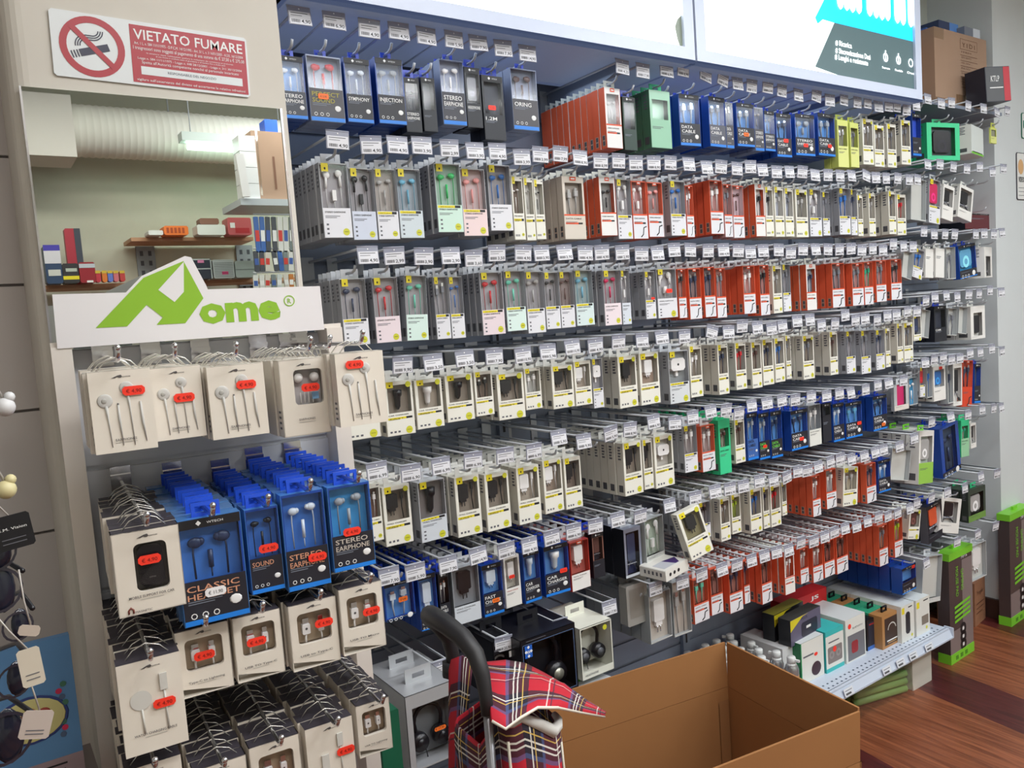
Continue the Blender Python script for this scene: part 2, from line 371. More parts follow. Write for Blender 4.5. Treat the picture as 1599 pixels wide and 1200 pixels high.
K = dict(
 C=dict(side=MILK, frame=cm((206, 208, 212), .3), tray=cm((158, 154, 158)), panel=(226, 226, 232), tab=cm((208, 212, 218), .3), wh=.60, wm=.02, wt=.012, brand='y', circ=1, marks=1, D=.022, noun='clear-sided', cat='earphone box'),
 W=dict(side=cm((216, 212, 200)), frame=cm((234, 232, 222)), tray=cm((142, 130, 118)), panel=(234, 232, 222), tab=cm((226, 226, 222)), wh=.58, wm=.11, wt=.07, brand='y', circ=1, marks=1, D=.028, noun='white window', cat='cable box'),
 O=dict(side=cm((228, 98, 64)), frame=cm((228, 100, 68)), tray=cm((178, 130, 126)), panel=(226, 226, 232), tab=cm((214, 216, 220)), wh=.57, wm=.03, wt=.02, brand='r', circ=0, marks=2, D=.022, noun='orange', cat='cable box'),
 F=dict(side=cm((228, 98, 60)), frame=cm((232, 230, 228)), tray=cm((138, 136, 134)), panel=(234, 232, 230), tab=cm((220, 222, 214)), wh=.60, wm=.12, wt=.10, brand='r', circ=0, marks=2, D=.022, noun='orange-sided white', cat='earphone box'),
 B=dict(side=cm((34, 74, 160), .25), frame=cm((30, 70, 156), .25), tray=cm((100, 154, 212)), panel=(34, 34, 44), tab=cm((24, 64, 190), .3), wh=.56, wm=.04, wt=.07, brand='w', circ=0, marks=0, D=.026, noun='blue', cat='earphone box'),
 S=dict(side=cm((134, 146, 176), .25), frame=cm((140, 150, 176), .25), tray=cm((132, 140, 168)), panel=(76, 74, 80), tab=cm((28, 60, 180), .3), wh=.5, wm=.02, wt=.02, brand='', circ=0, marks=0, D=.03, noun='smoky clear', cat='earphone box'),
 N=dict(side=cm((28, 30, 40), .35), frame=cm((30, 32, 42), .35), tray=cm((52, 56, 70)), panel=(32, 34, 44), tab=cm((28, 60, 180), .3), wh=.6, wm=.1, wt=.1, brand='w', circ=0, marks=0, D=.028, noun='black', cat='accessory box'),
 X=dict(side=cm((226, 224, 220)), frame=cm((232, 230, 226)), tray=cm((220, 218, 214)), panel=(232, 230, 226), tab=cm((226, 226, 222)), wh=.02, wm=.3, wt=.1, brand='', circ=0, marks=1, D=.03, noun='plain white', cat='accessory box'),
 T=dict(side=cm((168, 172, 174), .3), frame=cm((188, 192, 194), .3), tray=cm((206, 206, 200)), panel=(206, 208, 206), tab=cm((205, 208, 214), .3), wh=.97, wm=.02, wt=.01, brand='', circ=0, marks=0, D=.03, noun='clear plastic', cat='accessory pack'),
 G=dict(side=cm((50, 190, 130)), frame=cm((56, 204, 142)), tray=cm((176, 168, 152)), panel=(60, 206, 146), tab=cm((48, 196, 134)), wh=.5, wm=.12, wt=.16, brand='', circ=0, marks=1, D=.03, noun='green', cat='cable box'),
 L=dict(side=cm((206, 214, 110)), frame=cm((214, 220, 120)), tray=cm((150, 150, 128)), panel=(222, 226, 140), tab=cm((200, 206, 90)), wh=.55, wm=.1, wt=.12, brand='', circ=0, marks=0, D=.024, noun='lime yellow', cat='cable box'),
 R=dict(side=cm((196, 62, 52), .3), frame=cm((190, 70, 60), .3), tray=cm((178, 92, 84)), panel=(232, 228, 226), tab=cm((205, 208, 214), .3), wh=.66, wm=.03, wt=.02, brand='r', circ=0, marks=0, D=.03, noun='red-tinted clear', cat='charger box'),
 H=dict(side=cm((150, 155, 162), .3), frame=cm((176, 180, 186), .3), tray=cm((142, 146, 152)), panel=(208, 214, 222), tab=cm((205, 208, 214), .3), wh=.68, wm=.02, wt=.01, brand='', circ=0, marks=0, D=.03, noun='grey clear', cat='charger box'),
)
def lighter(c, k): return tuple(max(0, min(255, int(v*k))) for v in c)
def product(b, prod, pc, x0, x1, z0, z1, y, ty):
    """things seen behind the window, between x0..x1, z0..z1"""
    w, h = x1-x0, z1-z0; m_ = cm(PC[pc], .35); xm = (x0+x1)/2; yy = (y+ty)/2; cab = cm(lighter(PC[pc], .9), .5)
    if prod == 'e':
        for s_ in (-1, 1):
            x = xm+s_*w*.23; z = z1-h*(.26 if s_ > 0 else .30)
            b.ell((x, yy, z), w*.13, .0035, w*.10, m_); b.ell((x-s_*w*.10, yy, z+w*.01), w*.06, .003, w*.07, m_)
            b.tube([(x+s_*w*.03, yy, z), (x+s_*w*.05, yy, z-h*.2), (x+s_*w*.04, yy, z0)], w*.018, cab, 4)
        b.tube([(xm, yy, z1-h*.48), (xm, yy, z1-h*.82)], w*.045, m_, 6); b.tube([(xm, yy, z1-h*.82), (xm, yy, z0)], w*.014, cab, 4)
    elif prod == 'p':
        for s_ in (-1, 1):
            x = xm+s_*w*.22; z = z1-h*(.2 if s_ > 0 else .24)
            b.ell((x, yy, z), w*.13, .004, w*.13, m_); b.tube([(x+s_*w*.03, yy, z), (x+s_*w*.05, yy, z-h*.3)], w*.05, m_, 6)
            b.tube([(x+s_*w*.05, yy, z-h*.3), (x+s_*w*.05, yy, z0)], w*.016, cab, 4)
        b.box(xm-w*.07, xm+w*.07, yy-.003, yy+.003, z0+h*.18, z0+h*.42, m_); b.tube([(xm, yy, z0+h*.18), (xm, yy, z0)], w*.016, cab, 4)
    elif prod == 'c':
        for s_ in (-1, 1):
            x = xm+s_*w*.2; t = z1-h*(.24 if s_ > 0 else .30)
            b.box(x-w*.07, x+w*.07, yy-.0025, yy+.0025, t, t+h*.09, CHROME); b.box(x-w*.1, x+w*.1, yy-.0035, yy+.0035, t-h*.17, t, m_)
            b.tube([(x, yy, t-h*.17), (x+s_*w*.01, yy, t-h*.4), (x-s_*w*.03, yy, z0)], [w*.055, w*.03, w*.03], cab, 5)
    elif prod in ('h', 'u'):
        xc = xm-w*.18 if prod == 'h' else xm
        b.bbox(xc-w*.24, xc+w*.24, yy-.004, ty, z1-h*.62, z1-h*.14, m_, w*.04)
        b.box(xc-w*.15, xc+w*.15, yy-.002, ty, z1-h*.72, z1-h*.62, m_)
        for s_ in (-1, 1): b.tube([(xc+s_*w*.07, yy, z1-h*.72), (xc+s_*w*.07, yy, z1-h*.86)], w*.02, m_ if pc == 'black' else CHROME, 5)
        if prod == 'h':
            x = xm+w*.28; b.box(x-w*.05, x+w*.05, yy-.003, yy+.003, z1-h*.34, z1-h*.12, m_)
            b.tube([(x, yy, z1-h*.34), (x-w*.02, yy, z1-h*.6), (x+w*.03, yy, z0)], [w*.05, w*.025, w*.025], cab, 5)
    elif prod == 'a':
        b.tube([(xm, yy, z1-h*.18), (xm, yy, z1-h*.38), (xm-w*.01, yy, z1-h*.44), (xm-w*.02, yy, z1-h*.78), (xm-w*.02, yy, z1-h*.9)], [w*.19, w*.18, w*.13, w*.11, w*.04], m_, 8)
    elif prod == 'q':
        b.bbox(xm-w*.36, xm+w*.36, y, ty, z1-h*.62, z1-h*.22, m_, w*.09); b.disc(xm, y-.0003, z1-h*.42, w*.05, BLACK, 8); b.box(xm-w*.06, xm+w*.06, yy, ty, z1-h*.8, z1-h*.62, m_)
    elif prod == 'd':
        b.bbox(x0+w*.14, x1-w*.14, yy-.002, ty, z0+h*.12, z1-h*.12, m_, w*.08); b.ring(xm, yy-.0025, z0+h*.35, w*.1, w*.2, cm(lighter(PC[pc], 1.6)), 14)
    elif prod == 'k':
        b.bbox(x0+w*.2, x1-w*.2, yy-.002, ty, z0+h*.30, z1-h*.06, m_, w*.06); b.tube([(x0+w*.1, yy, z0+h*.06), (xm, yy, z0+h*.3), (x1-w*.1, yy, z0+h*.06)], w*.03, cm((70, 72, 80)), 5)
        b.tube([(x0+w*.1, yy, z0+h*.22), (x1-w*.1, yy, z0+h*.22)], w*.03, cm((150, 152, 160)), 5)
PN = {'e': 'earphones', 'p': 'earphones', 'c': 'cable', 'h': 'charger', 'u': 'charger', 'a': 'car_charger', 'q': 'charger', 'd': 'device', 'k': 'holder'}
PD = {'e': 'earphones', 'p': 'earphones', 'c': 'cable', 'h': 'wall charger and cable', 'u': 'wall charger', 'a': 'car charger', 'q': 'square charger', 'd': 'gadget', 'k': 'phone holder'}
CT = {'e': 'earphone box', 'p': 'earphone box', 'c': 'cable box', 'h': 'charger box', 'u': 'charger box', 'a': 'charger box', 'q': 'charger box'}
TTL = {'e': 'STEREO EARPHONE', 'p': 'STEREO EARPHONE', 'c': 'DATA CABLE', 'h': 'WALL CHARGER', 'u': 'WALL CHARGER', 'a': 'CAR CHARGER', 'q': 'WALL CHARGER', 'd': '', 'k': '', 'n': ''}
def tabmesh(b, W, D, k, h=.020, loop=False):
    m_ = k['tab']; y = D*.5; th = .0006; w = min(W*.34, .022)
    if loop: th = .0012; w = min(W*.25, .012); h = .015
    b.box(-w, w, y-th, y+th, 0, h*.30, m_); b.box(-w, w, y-th, y+th, h*.72, h, m_)
    b.box(-w, -w*.45, y-th, y+th, h*.30, h*.72, m_); b.box(w*.45, w, y-th, y+th, h*.30, h*.72, m_)
def sidemarks(b, W, H, D, k):
    y0 = D*.3
    if k['marks'] == 1:
        for j in range(5): b.add([(-W/2-.0003, y0, -H*(.07+.055*j)), (-W/2-.0003, D*.7, -H*(.07+.055*j)), (-W/2-.0003, D*.7, -H*(.10+.055*j)), (-W/2-.0003, y0+D*(.15 if j % 2 else 0), -H*(.10+.055*j))], [(0, 1, 2, 3)], GREYT)
        b.add([(-W/2-.0003, D*.22, -H*.80), (-W/2-.0003, D*.78, -H*.80), (-W/2-.0003, D*.78, -H*.93), (-W/2-.0003, D*.22, -H*.93)], [(0, 1, 2, 3)], BARM)
    if k['marks'] == 2:
        b.add([(-W/2-.0003, D*.25, -H*.78), (-W/2-.0003, D*.75, -H*.78), (-W/2-.0003, D*.75, -H*.96), (-W/2-.0003, D*.25, -H*.96)], [(0, 1, 2, 3)], cm((190, 160, 140)))
        for a in (.79, .88): b.add([(-W/2-.0005, D*.32, -H*a), (-W/2-.0005, D*.68, -H*a), (-W/2-.0005, D*.68, -H*(a+.07)), (-W/2-.0005, D*.32, -H*(a+.07))], [(0, 1, 2, 3)], BARM)
CACHE = {}
def parts_for(kind, W, H, D, prod, pc, opt):
    key = (kind, W, H, D, prod, pc, tuple(sorted((a, str(v)) for a, v in opt.items())))
    if key in CACHE: return CACHE[key]
    k = dict(K[kind]); k.update({a: v for a, v in opt.items() if a in k}); out = []
    w2 = W/2; wx0 = -w2+k['wm']*W; wx1 = w2-k['wm']*W*(.7 if kind in 'WF' else 1); wz1 = -k['wt']*H; wz0 = -k['wh']*H; ty = min(D*.62, .016)
    f, sd = k['frame'], k['side']; e = .0006
    b = MB()
    b.box(-w2, -w2+e, 0, D, -H, 0, sd); b.box(w2-e, w2, 0, D, -H, 0, sd); b.box(-w2+e, w2-e, e, D, -H, -H+e, sd)
    b.box(-w2+e, w2-e, e, D, -e, 0, f if kind != 'B' else sd); b.box(-w2+e, w2-e, D-e, D, -H+e, -e, sd)
    b.box(-w2+e, w2-e, 0, e, -H+e, wz0, f)
    if wz1 < -.0012: b.box(-w2+e, w2-e, 0, e, wz1, -e, f)
    if wx0 > -w2+.0012:
        b.box(-w2+e, wx0, 0, e, wz0, wz1, f); b.box(wx1, w2-e, 0, e, wz0, wz1, f)
    b.add([(wx0, ty, wz0-.004), (wx1, ty, wz0-.004), (wx1, ty, min(wz1+.004, -.001)), (wx0, ty, min(wz1+.004, -.001))], [(0, 1, 2, 3)], k['tray'])
    sidemarks(b, W, H, D, k)
    out.append(('carton', b.mesh('carton'), None))
    if prod != 'n':
        b = MB(); product(b, prod, pc, wx0, wx1, wz0, wz1, .0015, ty); out.append((PN[prod], b.mesh(PN[prod]), None))
    b = MB(); b.rect(wx0, wx1, wz0, wz1, .0003, BLUEF if kind == 'B' else FILM); out.append(('window_film', b.mesh('window_film'), None))
    # printed front
    b = MB(); y = -.0004; P = k['panel'] if 'panel' not in opt else opt['panel']; pm = cm(P); dark = sum(P) < 300; ink = WHITE if dark else BLACK
    b.rect(-w2+.0008, w2-.0008, -H+.0008, wz0, y, pm); y -= .0003; lh = H-abs(wz0); t0 = wz0
    ttl = opt.get('ttl', TTL[prod])
    if k['brand'] == 'y':
        b.rect(-w2+W*.08, -w2+W*.32, -H*.115, -H*.005, y, YEL); b.ell((-w2+W*.20, y, -H*.075), W*.035, .0002, H*.018, BLACK, 5, 4)
        if kind == 'W' and W > .055: b.disc(w2-W*.15, y, -H*.075, W*.095, YG, 14)
        if kind == 'C' or W < .05: b.rect(w2-W*.22, w2-W*.06, -H*.035, -H*.02, y, GREYT)
    if k['brand'] == 'r':
        b.rect(-W*.14, W*.14, -H*.065, -H*.005, y, ORP); b.rect(-W*.09, W*.09, -H*.045, -H*.025, y-.0002, WHITE)
    if k['brand'] == 'w':
        b.rect(-w2+.001, w2-.001, -H*.09, -H*.002, y, BLACK); b.disc(-W*.15, y-.0002, -H*.045, H*.025, WHITE, 4); b.text('WTECH', W*.10, -H*.058, y-.0002, H*.022, WHITE, W*.25)
    st = opt.get('st', 'y' if k['brand'] == 'y' else ('r' if kind in 'OF' else ''))
    if st == 'y':
        yt_ = t0-lh*(.20 if kind == 'W' else .02); b.rect(-w2+W*.04, w2-W*.30, yt_-lh*.09, yt_, y, YEL); b.rect(w2-W*.30, w2-W*.08, yt_-lh*.09, yt_, y, BLACK); b.text('With Microphone' if prod in 'ep' else 'FAST', -W*.12, yt_-lh*.07, y-.0002, lh*.04, BLACK, W*.5); tz = t0-lh*(.13 if kind == 'W' else .19)
    elif st == 'r': b.rect(-w2+.0008, w2-.0008, t0-lh*.06, t0, y, ORP); tz = t0-lh*.20; b.rect(-w2+W*.06, w2-W*.35, t0-lh*.40, t0-lh*.33, y, ORP); b.rect(w2-W*.35, w2-W*.15, t0-lh*.40, t0-lh*.33, y, BLACK)
    else: tz = t0-lh*.16
    if ttl:
        parts = ttl.split(' ') if (kind in 'BSN') else [ttl]
        hh = lh*(.15 if kind in 'BSN' else .06)
        for i, s_ in enumerate(parts[:3]): b.text(s_, -w2+W*.08, tz-hh*1.25*i-(hh*.5 if dark else 0), y-.0003, hh*.9, ink if not opt.get('tc') else cm(opt['tc']), W*(.72 if kind not in 'BSN' else min(.8, .12*len(s_)+.05)), 'l', off=.01)
        tz -= hh*1.25*(len(parts)-1)
    for i in range(2): b.rect(-w2+W*.08, -w2+W*(.6-.12*i), tz-lh*(.12+.05*i), tz-lh*(.10+.05*i), y, GREYT if not dark else cm((120, 126, 140)))
    if k['circ']:
        b.disc(w2-W*.22, y, -H+lh*.2, W*.12, YG, 16); b.rect(w2-W*.29, w2-W*.15, -H+lh*.19, -H+lh*.22, y-.0002, cm((150, 148, 40)))
        for j in range(3):
            if kind == 'C': b.rect(-w2+W*.10, -w2+W*.18, -H+lh*(.12+.15*j), -H+lh*(.18+.15*j), y, GREYT)
            else: b.rect(-w2+W*(.10+.14*j), -w2+W*(.18+.14*j), -H+lh*.13, -H+lh*.21, y, GREYT)
    if kind in 'O':
        b.tube([(W*.0, y, -H+lh*.08), (W*.15, y, -H+lh*.18), (W*.2, y, -H+lh*.45), (W*.38, y, -H+lh*.5)], W*.03, BLACK, 4)
    if kind in 'BS':
        b.rect(-w2+.0008, w2-.0008, -H+.0008, -H+lh*.13, y, BLP)
        b.ell((w2-W*.2, y, -H+lh*.42), W*.10, .0004, W*.08, WHITE, 8, 5)
        for j in range(3): b.ring(-w2+W*(.15+.17*j), y-.0002, -H+lh*.22, W*.035, W*.05, WHITE, 8)
    out.append(('printed_front', b.mesh('printed_front'), None))
    sx = opt.get('red')
    if sx:
        b = MB(); u, v_, c_ = sx; sw_ = min(W*.36, .022); b.bbox(W*u-sw_/2, W*u+sw_/2, y-.0012, y-.0008, -H*v_-sw_*.25, -H*v_+sw_*.25, REDS if c_ == 'r' else (ORS if c_ == 'o' else SW), .002)
        b.text(opt.get('price', '\u20ac 5,90'), W*u, -H*v_-sw_*.1, y-.0014, sw_*.18, cm((150, 20, 16)) if c_ == 'r' else BLACK, sw_*.6)
        out.append(('price_sticker', b.mesh('price_sticker'), 'red price sticker' if c_ == 'r' else 'orange price sticker'))
    b = MB(); tabmesh(b, W, D, k, loop=(kind in 'BS')); out.append(('hang_tab', b.mesh('hang_tab'), None))
    b = MB(); b.box(-w2, w2, 0, D, -H, 0, sd); b.rect(-w2+.0005, w2-.0005, -H, 0, -.0002, f); b.box(-w2, w2, 0, D, 0, .0004, f); sidemarks(b, W, H, D, k); tabmesh(b, W, D, k, loop=(kind in 'BS'))
    CACHE[key] = (out, b.mesh('closed_carton'), k); return CACHE[key]
def PNAME(kind, prod): return {'earphone box': 'earphone_box', 'cable box': 'cable_box', 'charger box': 'charger_box', 'accessory box': 'accessory_box', 'accessory pack': 'accessory_pack'}[catof(kind, prod)]
def catof(kind, prod): return CT.get(prod, 'accessory box' if kind not in 'T' else 'accessory pack')
def q3(v, s=.001): return round(v/s)*s
TABH = .020*.51
YT, YF = 1.50, 1.545     # price label plane, front face of the foremost box
HOOKN = [0]
def hook(row, i, Xt, zt, price, Xp, zp, yend, tilt=0):
    lab = 'grey wire hook with price card %s, %s from left in the %s row' % (price, ordn(i), ROWN[row]) if price else 'bare grey wire hook, %s from left in the %s row' % (ordn(i), ROWN[row])
    t = thing('display_hook', lab, 'display hook', (Xt, YW, zt), (0, 0, 0), 'display hooks on the long wall')
    b = MB(); r = .0026
    if price:
        if row >= 4: b.tube([(-.017, .0, .017), (-.017, YT-YW+.003, .017), (.017, YT-YW+.003, .017), (.017, .0, .017)], r, WIRE, 6)
        else: b.tube([(0, .0, .017), (0, YT-YW+.004, .017)], r*1.2, WIRE, 6)
    dx, dz = Xp-Xt, zp-zt; ye = yend-YW
    b.tube([(dx, 0, dz), (dx, ye+.018, dz), (dx, ye+.006, dz+.004), (dx, ye, dz+.013)], r*1.1, WIRE, 6); b.build('wire', t)
    x0, x1 = min(0, dx)-.010, max(0, dx)+.010; z0, z1 = min(.0, dz)-.02, .028
    MB().box(x0, x1, -.003, 0, z0, z1, WIRE).build('backplate', t)
    if price:
        w, h = .0235, .0175
        b = MB(); b.box(-w, w, -.0012, -.0002, -h, h*.99, HOLD); b.tube([(-w, -.0005, h), (w, -.0005, h)], .0018, HOLD, 6)
        hd = b.build('label_holder', t, (0, YT-YW, 0), (random.uniform(-.12, .12), math.radians(tilt+random.uniform(-2.5, 2.5)), random.uniform(-.06, .06)))
        put('price_card', card(price), hd)
CARDS = {}
def card(p):
    if p in CARDS: return CARDS[p]
    b = MB(); w = .0215; cw = cm((226, 226, 232), .5)
    b.box(-w, w, -.0020, -.0014, -.0168, .0075, cw); y = -.0022
    b.rect(-w*.85, w*.75, .0035, .0048, y, BARM); b.rect(-w*.85, w*.2, -.0010, .0, y, GREYT)
    rr = random.Random(p); x = -w*.85
    while x < -w*.05:
        d = rr.choice((.0004, .0007, .001)); b.rect(x, x+d, -.0135, -.0075, y, BARM); x += d+rr.choice((.0004, .0006))
    b.text(p, w*.50, -.0138, y, .0068, BLACK, w*.85, off=.012); b.disc(0, y, .0125, .0015, WHITE, 8)
    CARDS[p] = b.mesh('price_card'); return CARDS[p]
def item(row, i, spec, base_y=None):
    x0, yt, x1, yb, kind, prod, pc, n = spec[:8]; opt = dict(spec[8]) if len(spec) > 8 else {}
    Y = opt.pop('Y', YF); D = opt.pop('D', K[kind]['D']); rot = opt.pop('rot', 0); yaw = opt.pop('yaw', random.uniform(-2.5, 2.5)); desc = opt.pop('desc', None)
    xm, ym = (x0+x1)/2, (yt+yb)/2
    A, B_ = onY(x0, ym, Y), onY(x1, ym, Y); T, Bt = onY(xm, yt, Y), onY(xm, yb, Y)
    W = q3(B_.x-A.x, .0015)-.0008; H = q3(T.z-Bt.z, .003); X = (A.x+B_.x)/2; Z = T.z
    if row: W = min(max(W, .022), .30)
    parts, shut, k = parts_for(kind, W, H, D, prod, pc, opt)
    noun = {'earphone box': 'earphone box', 'cable box': 'cable box', 'charger box': 'charger box'}.get(catof(kind, prod), 'box' if kind != 'T' else 'pack')
    d = desc or '%s %s with %s %s' % (K[kind]['noun'], noun, pc, PD.get(prod, 'print') if prod != 'n' else 'print')
    if prod == 'n' and not desc: d = '%s box without a window' % K[kind]['noun']
    if row >= 1: d2 = d+', foremost on the %s hook of the %s row' % (ordn(i), ROWN[row]); nm = K[kind]['noun']
    t = thing(PNAME(kind, prod), short(d2), catof(kind, prod), (X, Y, Z), (0, math.radians(rot), math.radians(yaw)), '%ss on the %s hook row' % (catof(kind, prod), ROWN[row]))
    for nme, me, lb in parts:
        o = put(nme, me, t)
        if lb: o['label'] = lb
    y = Y+D+.002+abs(math.sin(math.radians(yaw)))*W*.5
    nn = 0
    for j in range(n):
        yj = y+j*(D+.0025)
        if yj+D > YW-.012: break
        nn += 1
        o = put(PNAME(kind, prod), shut, None, (X+random.uniform(-.002, .002), yj+.0012, Z), (0, 0, 0))
        tag(o, short('%s %s, %s back behind the foremost on the %s hook, %s row' % (nm, noun, ordn(j+1), ordn(i), ROWN[row])), catof(kind, prod), '%ss on the %s hook row' % (catof(kind, prod), ROWN[row]))
    return X, Z+TABH+.0015, Y
def short(s_):
    w = s_.split()
    if len(w) > 16: s_ = s_.replace('foremost on the', 'front of').replace(' of the ', ' of ').replace(' wall charger and cable', ' charger')
    if len(s_.split()) > 16: s_ = s_.replace(' of ', ' ', 1) if s_.count(' of ') > 1 else s_
    return s_
def row(rn, tags, items):
    its = []
    items = sorted(items, key=lambda s: (s[0]+s[2])/2); hooks_ = []
    for i, sp in enumerate(items): its.append(item(rn, i+1, sp))
    used = set(); hk = []
    for tg in tags:
        P = onY(tg[0], tg[1], YT); best = None
        for j, (X, Z, Y) in enumerate(its):
            if j not in used and abs(X-P.x) < .034 and (best is None or abs(X-P.x) < abs(its[best][0]-P.x)): best = j
        if best is not None: used.add(best); X, Z, Y = its[best]; hk.append((P.x, P.z, tg[2] if len(tg) > 2 else random.choice(['4,90', '3,90', '5,90', '6,90', '8,90']), X, Z, Y-.022, tg[3] if len(tg) > 3 else 0))
        else: hk.append((P.x, P.z, tg[2] if len(tg) > 2 else random.choice(['4,90', '3,90', '5,90', '6,90']), P.x, P.z-.040, YF+.01, tg[3] if len(tg) > 3 else 0))
    for j, (X, Z, Y) in enumerate(its):
        if j not in used: hk.append((X, Z+.02, None, X, Z, Y-.022, 0))
    hk.sort(key=lambda h: h[0])
    for i, h in enumerate(hk): hook(rn, i+1, h[0], h[1], h[2], h[3], h[4], h[5], h[6])
# ---- top row
row(1, [(468,25,'4,90'),(522,32,'6,90'),(577,45,'4,90'),(623,49,'4,90'),(666,57,'4,90'),(709,62,'5,90'),(747,67,'7,90'),(786,76,'7,90'),(824,84,'14,90'),
 (972,105,'4,20'),(1004,111,'17,90'),(1041,110,'6,90',6),(1067,109,'8,90'),(1102,118,'6,90',12),(1129,124,'5,90',12),(1152,131,'5,95'),(1174,135,'8,95'),(1199,136,'6,90'),(1221,142,'6,99'),
 (1247,149,'6,90'),(1275,150,'5,50',8),(1296,157),(1318,156),(1339,160),(1355,161),(1372,167),(1388,166),(1401,167),(1416,172),(1431,165),
 (1449,155),(1470,162),(1486,161),(1512,166),(1536,170),(1557,176,'5,90',8),(1573,174)],
 [(436,88,478,186,'B','e','white',3,dict(panel=(60,64,76),ttl='STEREO EARPHONE')),(482,88,536,190,'S','e','red',2,dict(ttl='PERFECT SOUND',tc=(170,160,60),red=(-.1,.62,'o'))),(540,92,581,192,'B','e','white',3,dict(tray=cm((84,96,134)),ttl='SYMPHONY')),
 (589,92,632,194,'B','e','silver',3,dict(tray=cm((110,124,158)),ttl='INJECTION')),(633,122,657,206,'N','e','grey',2,dict(ttl='STEREO EARPHONE')),(660,122,682,206,'N','n','grey',1,dict(ttl='')),
 (690,94,726,196,'S','e','white',3,dict(ttl='STEREO EARPHONE',panel=(60,60,70))),(728,106,752,200,'N','d','grey',2,dict(ttl='HEADPHONE',D=.02)),(755,119,788,218,'N','n','black',2,dict(ttl='1.2M',red=(-.1,.5,'r'),D=.02)),(800,108,840,204,'S','e','brown',3,dict(ttl='ORING')),
 (946,138,971,232,'F','e','silver',11,dict(desc='white-fronted orange box with pale earphones')),(974,152,994,234,'N','n','black',1,dict(ttl='',side=cm((36,62,52)),frame=cm((36,62,52)),panel=(36,60,52))),
 (1016,142,1048,232,'G','n','mint',2,dict(side=cm((84,128,102),.25),frame=cm((150,200,170),.25),panel=(150,200,170),D=.03,ttl='',tray=cm((150,200,170)))),
 (1062,148,1093,228,'B','c','white',3),(1107,152,1134,230,'B','c','grey',3,dict(panel=(90,92,104))),(1134,160,1146,232,'S','c','silver',2),(1151,162,1178,230,'B','c','silver',3,dict(red=(0,.72,'o'))),
 (1179,168,1193,236,'S','e','silver',2),(1194,174,1211,236,'B','e','grey',3,dict(panel=(50,52,64))),(1213,178,1236,245,'B','c','navy',3,dict(red=(.1,.62,'r'))),(1243,179,1272,243,'B','e','silver',3,dict(red=(.0,.75,'r'))),(1277,178,1305,244,'B','c','silver',3,dict(red=(.15,.76,'r'))),
 (1309,188,1325,261,'L','c','silver',1),(1328,192,1342,262,'L','c','grey',1),(1348,186,1364,257,'W','c','silver',2),(1366,196,1381,260,'W','c','silver',1),(1386,194,1400,261,'W','c','grey',2),(1408,188,1422,257,'W','c','grey',2),
 (1425,178,1439,244,'B','n','blue',2,dict(tray=cm((60,90,200)))),
 (1455,192,1492,250,'G','d','black',1,dict(wm=.14,wh=.88,wt=.12,tray=cm((60,72,74)),D=.06,yaw=-12,ttl='',desc='green-framed headphone box with dark window')),
 (1509,198,1544,243,'X','n','white',0,dict(D=.07,yaw=12,ttl='',frame=cm((216,222,220)),panel=(120,200,60),wh=.93,tray=cm((216,222,220)),wt=.9,wm=.1,desc='white box with lime green base')),
 (1547,200,1557,224,'L','n','lime',0,dict(D=.006,ttl='',desc='small lime yellow card pack'))])
